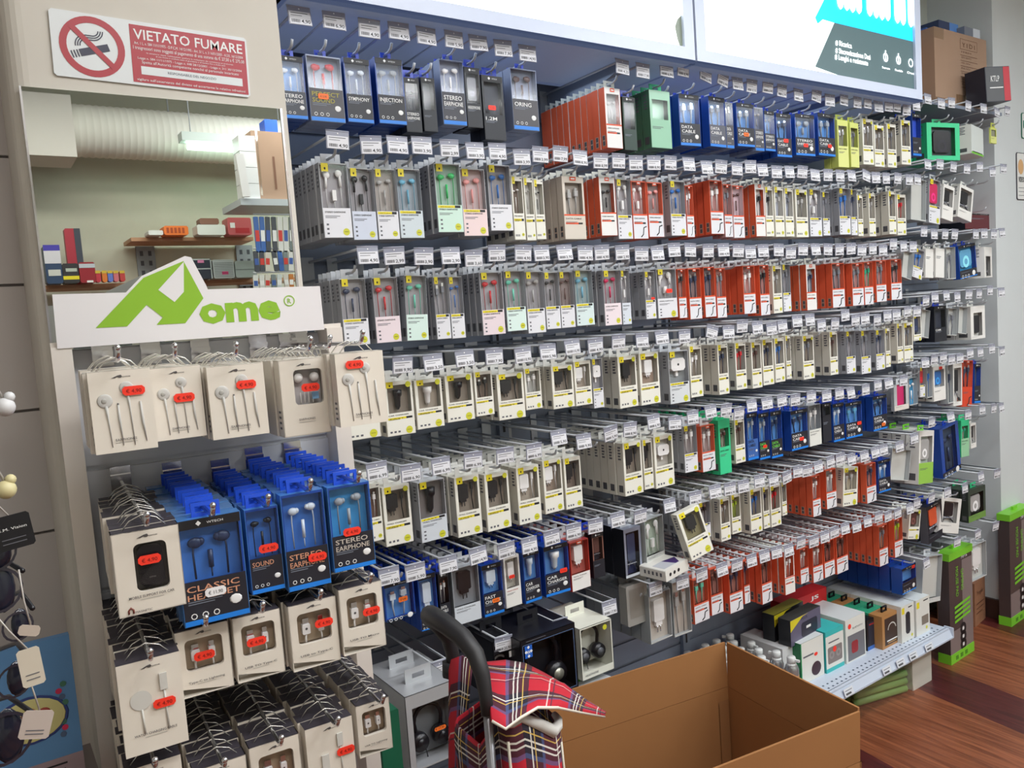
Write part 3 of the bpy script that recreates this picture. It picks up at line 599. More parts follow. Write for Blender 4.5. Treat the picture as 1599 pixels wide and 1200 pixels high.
# ---- second row
row(2, [(527.5,219,'4,90'),(580,227,'4,90'),(621,227,'4,90'),(659,228,'3,90'),(702,232,'2,99'),(742,236,'3,90'),(777,237,'4,90'),(815,246,'3,99'),(844,242,'3,99'),(875,241,'7,99'),(906,247,'8,90'),(938,252,'8,99'),
 (966,252,'8,99'),(993,255,'8,90'),(1021,255,'8,90'),(1047,255,'6,99'),(1076,257,'2,90'),(1104,262,'4,99'),(1126,261,'4,90'),(1151,264,'3,99'),(1172,261,'5,90'),(1191,266,'3,90'),(1213,269,'4,90'),(1233,269,'4,90'),(1253,269,'5,90'),(1273,274),(1293,274),
 (1312,275),(1330,275),(1353,275,'4,90',12),(1368,278),(1384,279),(1402,279),(1420,281),(1433,281),(1449,257),(1468,257),(1489,261),(1510,264),(1530,261),(1550,269),(1567,264)],
 [(502.5,255,547,371,'C','p','white',8,dict(st='')),(548,263,587,375,'C','p','black',3,dict(st='',panel=(206,212,228))),(588,264,621,374,'C','e','silver',2,dict(tray=cm((176,168,162)))),(622,264,660,372,'C','e','lightblue',3,dict(panel=(206,216,222),tray=cm((148,160,170)))),
 (682,256,721,364,'C','e','green',5,dict(panel=(206,234,220),tray=cm((160,190,172)))),(722,264,760,369,'C','e','pink',2,dict(panel=(238,214,214),tray=cm((196,172,172)))),(764,258,799,360,'C','e','blue',4,dict(st='',D=.03)),
 (801,276,819,375,'W','e','white',3,dict(tray=cm((124,106,96)))),(820.5,278,835,375,'W','e','silver',3,dict(tray=cm((214,212,206)))),(836,281,851,375,'W','e','black',3,dict(tray=cm((214,212,206)))),
 (880,276,914,373,'F','c','silver',4,dict(side=cm((204,190,176)),frame=cm((214,204,192)),panel=(214,204,192),tray=cm((168,158,148)),desc='beige cable box with orange stripe')),(938,277,962,369,'F','e','black',3),
 (964,280,987,374,'C','p','white',2,dict(side=MILK)),(988,283,1011,373,'O','p','white',2,dict(tray=cm((172,130,130)))),(1012,285,1036,370,'O','e','pink',2,dict(tray=cm((150,132,132)))),
 (1047,283,1071,368,'C','e','blue',3),(1072,290,1084,371,'O','c','white',2),(1109,282,1130,365,'O','c','white',5),(1131,288,1144,370,'O','c','grey',1,dict(side=cm((190,150,150)))),(1145,290,1162,371,'O','e','brown',1,dict(tray=cm((208,180,188)),side=cm((214,190,194)))),
 (1180,288,1195,370,'F','c','black',3,dict(tray=cm((226,222,220)))),(1196,292,1208,370,'W','c','black',2,dict(tray=cm((222,220,218)))),(1210,292,1225,370,'W','c','silver',2,dict(tray=cm((196,200,212)))),(1226,294,1240,370,'W','c','grey',2,dict(tray=cm((190,194,208)))),
 (1243,296,1262,370,'W','c','silver',1,dict(tray=cm((138,134,124)))),(1264,296,1284,370,'C','p','white',2),(1285,300,1296,368,'C','c','grey',2),(1311,294,1328,366,'C','c','blue',4),(1329,296,1339,368,'C','c','navy',2),(1340,305,1348,369,'W','c','silver',1),
 (1357,302,1368,369,'W','c','silver',2),(1388,299,1400,366,'W','c','grey',3),(1401.5,304,1415,368,'W','c','red',2),
 (1424,280,1448,345,'T','n','white',1,dict(rot=4)),(1452,281,1471,350,'C','d','magenta',1,dict(rot=5)),(1475,290,1492,345,'X','k','black',1,dict(rot=10,wh=.6,wm=.1,desc='tilted white box with black clip print')),(1500,292,1522,344,'X','k','black',2,dict(rot=12,wh=.7,wm=.1,desc='leaning white box with black holder print')),
 (1500,334,1562,358,'N','n','black',0,dict(Y=1.62,D=.10,ttl='',yaw=4,panel=(96,30,40),frame=cm((190,40,50)),wh=.05,desc='wide dark red and black boxed gadget'))])
# ---- third row
row(3, [(575,399,'4,90'),(616,400,'2,99'),(662,401,'3,90'),(704,400,'2,90'),(740,404,'3,60'),(776,396,'3,50'),(817,396,'4,90'),(846,396,'3,90'),(882,395,'3,90'),(914,396,'4,90'),(940,395,'4,90'),(972,395,'2,90'),(1002,397,'14,90'),(1027,396,'3,90'),
 (1053,391,'3,90'),(1078,391,'3,90'),(1106,392,'4,90'),(1130,391,'4,90'),(1153,392,'4,90'),(1172,394,'3,60'),(1192,392,'2,90'),(1216,391),(1235,395),(1254,390),(1274,390),(1293,390),(1311,390),(1329,389),(1346,391),(1363,389),(1379,391),(1395,382),(1411,385),
 (1426,386),(1443,362),(1459,366),(1476,366),(1491,366),(1524,366),(1537,365),(1552,366),(1565,364)],
 [(534,435,575,540,'C','e','navy',5),(585,433,624,536,'C','e','red',2,dict(panel=(234,218,224),st='')),(635,430,670,533,'C','e','mint',2,dict(panel=(214,236,228),st='',rot=2)),(680,432,702,530,'C','c','grey',2),(703,432,725,528,'C','e','blue',2),
 (752,425,787,523,'C','e','red',5,dict(panel=(232,216,222))),(790,423,821,518,'C','e','mint',2,dict(panel=(218,238,232))),(822,424,851,520,'C','e','silver',2),(852,425,874,515,'C','e','black',2),(875,424,897,513,'C','e','brown',2,dict(tray=cm((140,124,122)))),
 (899,422,927,509,'C','e','lightblue',2,dict(panel=(214,230,230),tray=cm((150,166,166)))),(943,422,970,508,'C','e','magenta',3,dict(panel=(236,222,228),st='')),(971,422,985,507,'C','p','white',2,dict(panel=(214,220,230),st='')),
 (1008,424,1024,499,'C','p','white',4,dict(red=(.2,.57,'r'))),(1027,420,1057,497,'C','p','white',3,dict(red=(.1,.45,'r'),st='')),(1060,420,1072,498,'O','c','black',2),(1076,419,1096,498,'O','c','navy',2,dict(tray=cm((138,116,116)))),
 (1100,417,1118,496,'O','c','navy',1,dict(tray=cm((122,112,120)))),(1119.5,419,1134,496,'O','c','grey',2),(1161,415,1180,490,'O','c','white',4),(1187,414,1202,493,'O','c','black',1),(1207,415,1222,490,'W','c','silver',2),(1223,413,1235,487,'C','c','grey',2),
 (1260,413,1275,485,'F','c','navy',3,dict(tray=cm((160,170,180)))),(1300,411,1319,480,'O','c','grey',3,dict(tray=cm((150,120,120)))),(1331,411,1349,478,'O','c','grey',2),(1350,409,1364,476,'O','c','teal',1),(1368,407,1385,472,'O','c','grey',2),(1392,405,1408,469,'O','c','black',1),
 (1412,392,1428,436,'T','n','white',1,dict(rot=12)),(1430,390,1445,436,'C','c','blue',1,dict(rot=14)),(1446,389,1459,434,'X','n','white',1,dict(rot=4,ttl='')),(1462,388,1476,434,'X','n','white',1,dict(rot=4,ttl='',desc='slim white box with barcode')),(1478,386,1493,436,'T','c','grey',1),
 (1497,382,1523,434,'B','d','lightblue',1,dict(rot=-6,wh=.75,tray=cm((40,140,180)),ttl='',desc='blue pack with a light blue phone case')),(1530,386,1557,434,'X','k','black',1,dict(D=.06,yaw=14,wh=.95,wm=.2,wt=.3,ttl='',desc='white box with black phone holder print'))])
# ---- fourth row
row(4, [(629,570,'9,90'),(677,567,'3,50'),(726,560,'3,50'),(772,557,'7,90'),(817,555,'10,90'),(856,550,'5,98'),(894,542,'10,90'),(930,540,'4,90'),(966,534,'9,90'),(1003,532,'8,90'),(1034,527,'8,90'),(1069,526,'8,90'),(1112,519,'1,30',14),(1138,519,'4,80'),(1159,510,'3,80'),
 (1183,512,'4,80'),(1205,514,'5,50'),(1222,510,'6,60'),(1245,502,'4,50'),(1265,500,'3,90'),(1283,508),(1304,506),(1320,493),(1336,500),(1351,498),(1370,500),(1386,494),(1400,492),(1417,487),(1432,487),(1446,470),(1460,465),(1478,462),(1495,464),(1513,460),(1529,459),(1546,454),(1564,457)],
 [(541,603,592,686,'W','a','black',2),(602,595,647,681,'W','a','black',2),(649,592,693,668,'W','a','white',2,dict(tray=cm((168,156,142)))),(697,585,740,657,'W','a','black',1),(742,580,771,650,'W','c','black',2,dict(tray=cm((128,110,98)))),(778,583,819,654,'W','h','black',2),(820,575,846,640,'W','c','white',2,dict(tray=cm((190,190,186)))),
 (863,571,896,637,'W','h','black',3),(898,564,924,633,'W','h','white',2,dict(tray=cm((170,156,142)))),(926,560,942,638,'C','q','white',1),(966,556,996,636,'W','u','black',3),(999,551,1031,631,'W','u','white',2,dict(tray=cm((164,142,126)))),
 (1046,548,1076,630,'C','q','white',2,dict(D=.03,tray=cm((140,144,146)),panel=(214,218,222))),(1078,540,1097,620,'W','c','white',2),(1122,538,1138,616,'W','c','navy',4),(1149,535,1166,609,'W','c','red',2,dict(side=cm((190,192,186)))),(1174,534,1190,607,'W','c','brown',2),(1191.5,530,1208,601,'W','c','navy',2),
 (1210,528,1226,597,'W','c','blue',2),(1227.5,524,1236,592,'W','c','grey',1),(1254,524,1272,593,'W','c','grey',3),(1296,518,1309,586,'W','c','brown',3),(1322,517,1336,584,'C','c','grey',2),(1345,516,1360,584,'C','c','grey',2),(1368,515,1382,578,'C','c','navy',2),(1383,513,1391,574,'W','c','silver',1),
 (1401,505,1411,568,'W','c','grey',2),(1412,504,1426,566,'W','c','grey',2),(1427,492,1439,532,'W','d','navy',1,dict(wh=.75,tray=cm((70,72,84)))),
 (1441,484,1454,528,'T','n','grey',1,dict(rot=10)),(1460,478,1478,534,'N','n','black',1,dict(D=.035,ttl='CAM',desc='tall narrow black boxed gadget')),(1482,482,1496,524,'T','c','grey',1,dict(rot=6)),(1499,480,1512,522,'T','n','grey',1,dict(rot=8)),(1517,478,1538,530,'X','d','black',1,dict(D=.06,wh=.9,wm=.2,wt=.2,ttl='',desc='white box with round and square black print'))])
# ---- fifth row
row(5, [(589,736,'6,99'),(642,739,'6,90'),(689,728,'6,99'),(739,719,'6,99'),(789,712,'8,90'),(834,705,'6,99'),(873,684,'5,90'),(912,690,'9,90'),(954,677,'5,90',-10),(984,671,'8,90'),(1021,659,'6,90'),(1054,661,'5,90',6),(1082,652,'6,90'),(1110,643,'8,90'),(1134,641,'7,80'),(1154,646,'5,90'),
 (1174,634,'4,80'),(1198,630,'5,90'),(1221,626,'6,90'),(1242,625,'6,90'),(1267,620,'6,90'),(1291,619,'6,90'),(1311,615),(1329,614),(1352,609),(1371,602),(1388,599),(1411,595),(1445,567),(1459,562),(1473,559),(1486,562),(1499,560),(1515,552),(1531,550),(1549,545),(1565,549)],
 [(571,756,597,846,'W','c','white',6,dict(tray=cm((124,92,84)))),(600,758,643,851,'W','h','black',8),(655,750,698,844,'C','a','black',8,dict(D=.028,panel=(206,212,220),ttl='WALL CHARGER',tray=cm((122,116,116)))),(713,743,751,837,'W','h','black',8),(759,738,797,828,'W','h','black',8),
 (809,728,844,818,'W','h','white',8,dict(tray=cm((170,158,144)))),(849,717,880,800,'W','h','white',8,dict(tray=cm((150,132,118)))),(882,714,909,794,'W','h','black',8,dict(tray=cm((128,112,102)))),(974,690,1004,773,'W','h','black',9),(1005,686,1020,764,'W','h','black',6),(1022,680,1053,760,'W','q','white',7,dict(tray=cm((190,184,176)))),
 (1069,664,1089,738,'C','c','white',7,dict(tray=cm((150,140,140)))),(1096,664,1117,736,'O','c','white',7,dict(tray=cm((160,140,138)))),(1123,655,1142,741,'G','c','brown',7),(1148,655,1164,724,'W','c','brown',6),(1167,645,1184,719,'B','c','silver',6,dict(panel=(60,100,170))),(1185.5,645,1202,718,'B','c','silver',6,dict(red=(0,.72,'r'),tc=(120,220,90),wh=.6)),
 (1204,642,1222,715,'B','c','navy',6,dict(tc=(120,220,90),wh=.6)),(1235,640,1262,703,'B','c','navy',6,dict(red=(.1,.74,'r'))),(1263.5,632,1283,696,'H','c','white',5,dict(panel=(226,226,220),wh=.6)),(1284.5,630,1299,691,'N','n','white',5,dict(wh=.3)),(1301,630,1319,690,'B','c','white',5),(1321.5,628,1346,684,'B','c','lightblue',5,dict(red=(.3,.62,'r'))),
 (1363,618,1386,672,'B','c','navy',5,dict(red=(.2,.85,'o'))),(1397,600,1419,641,'T','n','magenta',0,dict(D=.012,tray=cm((214,40,110)),panel=(220,214,206),wh=.8,wm=.2,desc='pale card pack with pink and blue print')),(1420,590,1434,633,'T','e','white',2,dict(tray=cm((60,150,200)),desc='blue card pack with white bead shapes')),
 (1437,574,1446,620,'C','d','red',1,dict(rot=3)),(1448,572,1456,622,'T','c','blue',2),(1458,572,1477,626,'X','d','blue',1,dict(wh=.6,wm=.1,wt=.1,tray=cm((196,202,210)),ttl='',red=(.1,.06,'r'),desc='white box with blue lamp print')),(1480,570,1489,631,'T','c','navy',1),(1490,568,1503,634,'X','k','black',1,dict(wh=.9,wm=.1,ttl='',rot=2,desc='tall white box with black stand print')),
 (1505,563,1521,635,'O','c','navy',0,dict(rot=6,frame=cm((214,66,34)),panel=(214,66,34),tray=cm((200,70,44)),st='',ttl='',desc='tilted bright orange box beside white ones')),(1523,568,1533,630,'B','n','navy',1,dict(rot=4,tray=cm((70,74,86)),ttl=''))])
# ---- sixth row
row(6, [(608,900,'7,90'),(649,894,'5,90'),(700,882,'7,90'),(747,868,'14,90'),(791,860,'8,90'),(827,852,'4,90'),(862,840,'6,90'),(896,830,'6,90'),(930,822,'6,90'),(965,812,'8,90'),(1000,807,'8,90'),(1046,790,'10,90'),(1086,778,'6,90'),(1117,768,'5,90'),(1140,764,'6,90'),(1161,760),(1186,752,'6,20'),(1208,750),
 (1229,746,'4,50',-8),(1246,737),(1261,736),(1278,730),(1297,722),(1312,717),(1330,718),(1350,713),(1367,707),(1380,703),(1405,698),(1428,685),(1455,660),(1485,652),(1512,648),(1534,640),(1552,638),(1564,637)],
 [(600,908,649,966,'B','c','white',8,dict(red=(.1,.5,'o'),wh=.95)),(655,896,684,985,'B','u','white',8,dict(wh=.8)),(686,894,704,975,'N','c','white',6),(708,884,750,974,'H','u','black',8,dict(desc='grey clear box with black plug charger')),(754,880,786,962,'B','u','white',8,dict(red=(.1,.72,'o'),ttl='FAST CHARGE')),
 (788,868,814,948,'X','u','white',7,dict(wh=.62,wm=.1,wt=.05,tray=cm((200,196,186)),red=(-.05,.4,'r'),ttl='WIRELESS CHARGER',tc=(170,40,44))),(818,860,845,940,'B','a','white',8),(851,850,889,930,'B','a','white',8,dict(red=(.25,.55,'r'))),(891,844,922,921,'R','u','white',7,dict(ttl='TRAVEL CHARGER')),
 (926,832,944,902,'N','k','brown',5,dict(frame=cm((140,96,84)),ttl='')),(975,824,1003,901,'H','k','navy',5,dict(D=.045,side=cm((26,28,36)),frame=cm((150,156,176),.3,.4),tray=cm((44,50,84)),wh=.94,wt=.08,wm=.12,ttl='',desc='silver-framed black car phone holder box')),(1006,808,1040,880,'T','p','white',4,dict(tray=cm((178,192,176)),D=.04,yaw=8,wh=.8)),
 (1092,784,1110,842,'C','c','black',5),(1125,778,1141,845,'W','c','silver',7),(1143,772,1157,834,'W','c','lime',6,dict(tray=cm((160,172,90)))),(1172,763,1190,832,'W','c','blue',7),(1192,760,1202,826,'W','c','navy',6),(1203.5,757,1220,822,'W','c','red',6,dict(tray=cm((120,104,92)))),(1221.5,753,1229,806,'W','c','grey',5),
 (1269,743,1282,806,'O','c','white',8),(1291,733,1306,794,'O','c','white',6,dict(tray=cm((176,176,180)))),(1319,730,1341,790,'W','c','silver',3,dict(rot=5,tray=cm((196,186,164)))),(1353,724,1369,785,'O','c','navy',6),(1372,718,1391,768,'B','c','white',7),
 (1395,702,1424,750,'T','n','white',2,dict(rot=12,D=.03)),(1437,673,1461,755,'X','d','silver',2,dict(D=.05,rot=6,ttl='',wh=.6,wm=.1,wt=.1,tray=cm((190,200,190)),panel=(150,200,80),tab=cm((110,200,40)),desc='leaning white box with lime green base')),
 (1467,664,1498,742,'B','e','navy',2,dict(wh=.9,wm=.16,wt=.04,tray=cm((64,72,88)),D=.035,rot=-6,ttl='',brand='',desc='blue-framed clear blister box tilted on its hook')),(1502,656,1514,714,'G','c','teal',2,dict(panel=(150,200,160),rot=2)),(1516,661,1525,700,'X','k','black',1,dict(wh=.8,wm=.1,ttl='',desc='small white box with black fittings print'))])
# ---- seventh row
row(7, [(687,1045,'21,90'),(786,1006,'20,90'),(875,979,'14,90'),(952,950,'17,90'),(1024,920,'14,90'),(1066,910,'14,90'),(1096,898,'11,90'),(1128,890,'5,90'),(1151,883),(1174,876,'6,90'),(1194,869),(1213,863),(1232,860),(1251,848),(1271,846),(1288,839),(1303,832),(1320,826),(1338,823),(1355,815),(1372,808),(1387,807),(1402,802),(1421,795),
 (1432,787),(1455,778),(1480,770),(1507,763),(1532,745),(1557,740)],
 [(1014,925,1050,1002,'T','u','white',6,dict(tray=cm((190,182,172)),D=.036,desc='clear pack with a white plug-in lamp')),(1052,906,1079,992,'T','c','silver',6,dict(tray=cm((186,176,166)))),(1083,902,1108,972,'O','c','mint',6,dict(tray=cm((184,110,96)))),(1110,886,1129,960,'O','c','brown',5,dict(tray=cm((170,120,112)))),
 (1139,884,1160,956,'O','c','navy',6,dict(tray=cm((166,112,102)))),(1162,875,1171,944,'O','c','navy',5),(1189,868,1206,942,'O','c','brown',7,dict(tray=cm((170,110,98)))),(1226,860,1241,928,'F','c','white',7,dict(tray=cm((190,104,86)))),(1250,856,1263,911,'O','c','white',6),(1270,850,1285,908,'O','c','white',6),
 (1287,844,1304,900,'O','c','brown',6,dict(tray=cm((160,96,86)))),(1306,836,1325,894,'O','c','brown',6,dict(tray=cm((166,100,84)))),(1373,820,1387,883,'O','c','grey',8,dict(tray=cm((176,120,96)))),(1397,810,1410,869,'O','c','lime',6),
 (1422,796,1440,842,'W','d','brown',2,dict(rot=12)),(1446,786,1472,846,'N','k','orange',3,dict(rot=-6,wh=.8,tray=cm((80,76,84)),ttl='',D=.03,side=cm((90,90,96)))),(1472,778,1503,832,'X','k','black',2,dict(rot=14,D=.05,wh=.7,wm=.15,ttl='',desc='tipped white box with black gimbal print')),
 (1512,762,1540,812,'G','d','silver',2,dict(side=cm((40,48,44)),frame=cm((58,70,60)),tray=cm((60,66,62)),panel=(110,150,70),ttl='',wh=.8,desc='dark green blister pack with a ribbed lamp'))])
row(8, [(1447,880,'9,90'),(1495,847,'8,90'),(1527,835,'5,90'),(1555,822,'6,90')],
 [(1408,884,1432,925,'B','n','blue',5,dict(D=.04,red=(.3,.1,'r'),ttl='',desc='deep blue bottle pack with red hook tip')),(1444,868,1473,940,'T','n','white',3,dict(D=.05,rot=8,wh=.9)),(1514,850,1541,905,'T','u','white',3,dict(D=.035))])
# loose pieces lying across the sixth-row hooks
def loose(name, label, cat, quadpx, Y, D, rot, kind, prod, pc, opt, n=0):
    x0, y0, x1, y1 = quadpx; T = onY((x0+x1)/2, y0, Y); Bm = onY((x0+x1)/2, y1, Y); A = onY(x0, (y0+y1)/2, Y); B_ = onY(x1, (y0+y1)/2, Y)
    pr, shut, k = parts_for(kind, q3(B_.x-A.x), q3(T.z-Bm.z), D, prod, pc, opt)
    t = thing(name, label, cat, ((A.x+B_.x)/2, Y, T.z), rot)
    for nm, me, lb in pr:
        if nm == 'hang_tab' and opt.get('notab'): continue
        o = put(nm, me, t)
        if lb: o['label'] = lb
    return t
loose('charger_box', 'white charger box with black plug leaning over the price cards', 'charger box', (1060,796,1092,872), 1.475, .028, (math.radians(-8), math.radians(-13), math.radians(-8)), 'W', 'u', 'black', dict(notab=1, tray=cm((142, 134, 100))))
p0 = onY(1041, 910, 1.46)
t = thing('earbud_box', 'white box lying flat across the hooks under the leaning charger box', 'box', tuple(p0), (0, math.radians(-4), math.radians(8)))
MB().bbox(0, .10, 0, .085, .0, .030, cm((230, 228, 222)), .002).build('carton', t)
b = MB()
for k in range(3): b.disc(.02+.018*k, -.0006, .015, .005, BLACK, 10)
for k in range(5): b.add([(-.0006, .012+.013*k, .012), (-.0006, .018+.013*k, .012), (-.0006, .018+.013*k, .022), (-.0006, .012+.013*k, .022)], [(0, 1, 2, 3)], GREYT)
b.add([(.01, .01, .0304), (.06, .01, .0304), (.05, .05, .0304), (.01, .05, .0304)], [(0, 1, 2, 3)], cm((190, 192, 200))); b.add([(.06, .01, .0304), (.075, .01, .0304), (.095, .04, .0304), (.05, .05, .0304)], [(0, 1, 2, 3)], cm((70, 50, 110)))
b.build('printed_marks', t)
# ---- big headphone boxes, lower left of the wall
def headphones(b, x, y, z, r, m1, m2=None):
    m2 = m2 or m1; pts = [(x-r*.55, y, z-r*.25)]
    for k in range(9):
        a = math.pi-math.pi*k/8; pts.append((x+r*.62*math.cos(a), y, z+r*.35+r*.62*math.sin(a)))
    pts.append((x+r*.55, y, z-r*.25)); b.tube(pts, r*.09, m1, 7)
    for s_ in (-1, 1):
        b.lathe([(r*.36, -.012), (r*.40, 0), (r*.34, .012)], (x+s_*r*.5, y-.004, z-r*.42), m1, 16, 'y'); b.lathe([(r*.2, -.003), (r*.2, 0)], (x+s_*r*.5, y-.016, z-r*.42), m2, 14, 'y')
    b.tube([(x-r*.2, y, z-r*.7), (x-r*.1, y, z-r*1.3)], r*.025, m1, 5)
def bigbox(label, px, Y, D, side, front, win, fill, mk, lab2, yaw=0, name='headphone_box', extra=None):
    x0, y0, x1, y1 = px; xm, ym = (x0+x1)/2, (y0+y1)/2
    A, B_, T, Bm = onY(x0, ym, Y), onY(x1, ym, Y), onY(xm, y0, Y), onY(xm, y1, Y); w = (B_.x-A.x)/2; h = T.z-Bm.z
    t = thing(name, label, 'headphone box', ((A.x+B_.x)/2, Y, Bm.z), (0, 0, math.radians(yaw)), 'headphone boxes')
    b = MB(); b.box(-w, -w+.001, 0, D, 0, h, side); b.box(w-.001, w, 0, D, 0, h, side); b.box(-w, w, 0, D, h-.001, h, front); b.box(-w, w, 0, D, 0, .001, side); b.box(-w, w, D-.001, D, 0, h, side)
    a0, a1, c0, c1 = win; X0, X1, Z0, Z1 = -w+2*w*a0, -w+2*w*a1, h*c0, h*c1
    b.box(-w, X0, 0, .001, 0, h, front); b.box(X1, w, 0, .001, 0, h, front); b.box(X0, X1, 0, .001, 0, Z0, front); b.box(X0, X1, 0, .001, Z1, h, front); b.rect(X0-.001, X1+.001, Z0-.001, Z1+.001, .05, fill)
    b.build('carton', t)
    r_ = min((X1-X0)*.52, (Z1-Z0)*.53); b = MB(); headphones(b, (X0+X1)/2, .034, (Z0+Z1)/2-.07*r_, r_, *mk); b.build('headphones', t)
    MB().rect(X0, X1, Z0, Z1, .0005, FILM).build('window_film', t)
    b = MB(); b.box(-.03, .03, D*.5-.001, D*.5+.001, h, h+.008, front); b.box(-.03, .03, D*.5-.001, D*.5+.001, h+.018, h+.03, front); b.box(-.03, -.014, D*.5-.001, D*.5+.001, h+.008, h+.018, front); b.box(.014, .03, D*.5-.001, D*.5+.001, h+.008, h+.018, front); b.build('hang_tab', t)
    if extra: extra(t, w, h)
    return t
SILV = cm((186, 188, 192), .3, .3); HB = cm((24, 24, 30), .3)
def st1(t, w, h):
    MB().bbox(w*.25-.012, w*.25+.014, -.0014, -.001, h*.42, h*.47, ORS, .002).text('\u20ac 17,90', w*.25, h*.435, -.0016, .005, BLACK, .02).build('price_sticker', t)['label'] = 'orange price sticker'
bigbox('silver headphone box with black headphones, the one with an orange price sticker', (636,1074,716,1196), 1.40, .10, SILV, SILV, (.12,.97,.03,.82), cm((120,124,128)), (HB,HB), '', extra=st1)
bigbox('silver headphone box standing behind the one with the orange sticker', (604,1050,690,1150), 1.54, .10, SILV, SILV, (.12,.97,.05,.85), cm((110,110,112)), (HB,HB), '')
def wt(t, w, h):
    b = MB(); b.rect(-w*.86, -w*.60, h*.72, h*.90, -.0006, mat('logo_blue', (40, 100, 200), .4)); b.text('W', -w*.73, h*.78, -.0010, h*.05, WHITE, w*.13, off=.02)
    for dx, dz, n_ in ((-1, 0, 0), (1, 0, 0), (0, 1, 0), (0, -1, 0)): b.disc(-w*.73+dx*w*.09, -.0009, h*.81+dz*h*.065, .004, WHITE, 4)
    for q in ((-w*.93, w*.93, h*.915, h*.92), (-w*.93, w*.93, h*.04, h*.045), (-w*.93, -w*.92, h*.04, h*.92), (w*.92, w*.93, h*.04, h*.92)): b.rect(*q, -.0008, cm((110, 140, 190)))
    b.rect(-w*.8, -w*.1, h*.955, h*.965, -.0008, GREYT); b.build('printed_front', t)
bigbox('black headphone box with a blue logo square and silver-rimmed headphones', (815,986,902,1092), 1.46, .16, HB, HB, (.05,.95,.05,.90), cm((20,22,30)), (HB, cm((176,174,160),.3,.5)), '', extra=wt)
def wx(t, w, h):
    b = MB(); b.rect(-w*.9, w*.9, h*.83, h*.86, -.0006, GREYT); b.rect(w*.2, w*.8, h*.66, h*.76, -.0006, WHITE); b.build('printed_front', t)
bigbox('black headphone box with white headphones beside the blue-logo box', (772,996,813,1090), 1.50, .12, HB, HB, (.05,.95,.05,.78), cm((36,40,60)), (cm((210,212,220)), cm((60,80,140))), '', extra=wx)
CREAM = cm((226, 226, 214))
def cr(t, w, h):
    b = MB(); b.disc(w*.55, -.0006, h*.88, w*.13, YG, 18); b.text('HEADPHONE', -w*.4, h*.06, -.0006, h*.04, GREYT, w*.8); b.build('printed_front', t)
bigbox('white headphone box with black headphones and a yellow dot', (907,974,958,1056), 1.47, .16, CREAM, CREAM, (.04,.96,.14,.97), cm((216,216,204)), (HB, cm((90,92,98))), '', extra=cr)
for i, (px_, D, c_) in enumerate((((962,912,978,976), .03, (160,158,154)), ((982,905,996,980), .03, (176,172,164)), ((998,903,1011,984), .03, (170,168,160)))):
    x0, y0, x1, y1 = px_; A, B_, T, Bm = onY(x0, y0, 1.60), onY(x1, y0, 1.60), onY(x0, y0, 1.60), onY(x0, y1, 1.60)
    t = MB().bbox(0, .075, 0, D, 0, T.z-Bm.z, cm(c_, .25), .004).rect(.01, .065, .02, .1, -.0005, cm((140, 136, 130), .3)).build('lamp_pack', None, (A.x, 1.56+.05*i, Bm.z))
    tag(t, 'clear lamp pack under the black car holder box, %s from left' % ordn(i+1), 'accessory pack', 'clear lamp packs')
t = thing('boxed_cable', 'flat white and green box lying below the headphone boxes', 'box', tuple(onY(905, 1120, 1.42)), (math.radians(0), 0, math.radians(10)))
MB().bbox(0, .16, 0, .13, 0, .03, cm((206, 210, 216)), .002).build('carton', t); MB().rect(.0, .16, .031, .0312, 0, WHITE).quad([(.0, .09, .0306), (.16, .06, .0306), (.16, .13, .0306), (0, .13, .0306)], cm((96, 190, 50))).quad([(.05, .03, .0306), (.075, .03, .0306), (.075, .045, .0306), (.05, .045, .0306)], REDS).build('printed_top', t)
# ------------------------------------------------------------------ base shelf with boxed goods
SZ = .19; SFY = 1.485; sx0, sx1 = 1.0, 2.885
SHM = mat('pale_blue_white_enamel', (196, 206, 222), .35)
t = thing('base_shelf', 'pale perforated steel shelf at the foot of the hook wall', 'shelf', (0, 0, 0))
b = MB(); b.box(sx0, sx1, SFY+.01, YW, SZ-.012, SZ, SHM); b.box(sx0, sx1, SFY, SFY+.012, SZ-.03, SZ, SHM)
x = 2.1
while x < sx1-.02:
    for yy in (SFY+.022, SFY+.042): b.add([(x-.004, yy-.003, SZ+.0005), (x+.004, yy-.003, SZ+.0005), (x+.004, yy+.003, SZ+.0005), (x-.004, yy+.003, SZ+.0005)], [(0, 1, 2, 3)], cm((70, 84, 104)))
    x += .024
b.build('shelf_board', t)
b = MB(); b.add([(sx0, SFY-.001, SZ-.004), (sx1, SFY-.001, SZ-.004), (sx1, SFY-.012, SZ-.028), (sx0, SFY-.012, SZ-.028)], [(0, 1, 2, 3)], SHM); b.box(sx0, sx1, SFY-.014, SFY, SZ-.034, SZ-.028, SHM); b.box(sx1, sx1+.006, SFY-.014, SFY+.02, SZ-.034, SZ+.004, SHM); b.build('price_rail', t)
b = MB(); b.box(sx0, sx1, 1.76, 1.775, 0.0, SZ-.05, cm((60, 62, 70))); b.build('plinth', t)
for i, px_ in enumerate((1322, 1383, 1405, 1425, 1450)):
    P = onY(px_, 1000, SFY-.012); o = MB().box(-.024, .024, -.0015, 0, -.012, .012, cm((214, 218, 226))).rect(-.018, .010, -.008, -.002, -.002, BARM).rect(-.018, .018, .004, .006, -.002, GREYT).build('rail_price_card', None, (P.x, SFY-.0135, SZ-.016), (math.radians(-20), 0, 0))
    tag(o, 'price card on the base shelf rail, %s from left' % ordn(i+1), 'price card', 'base shelf price cards')
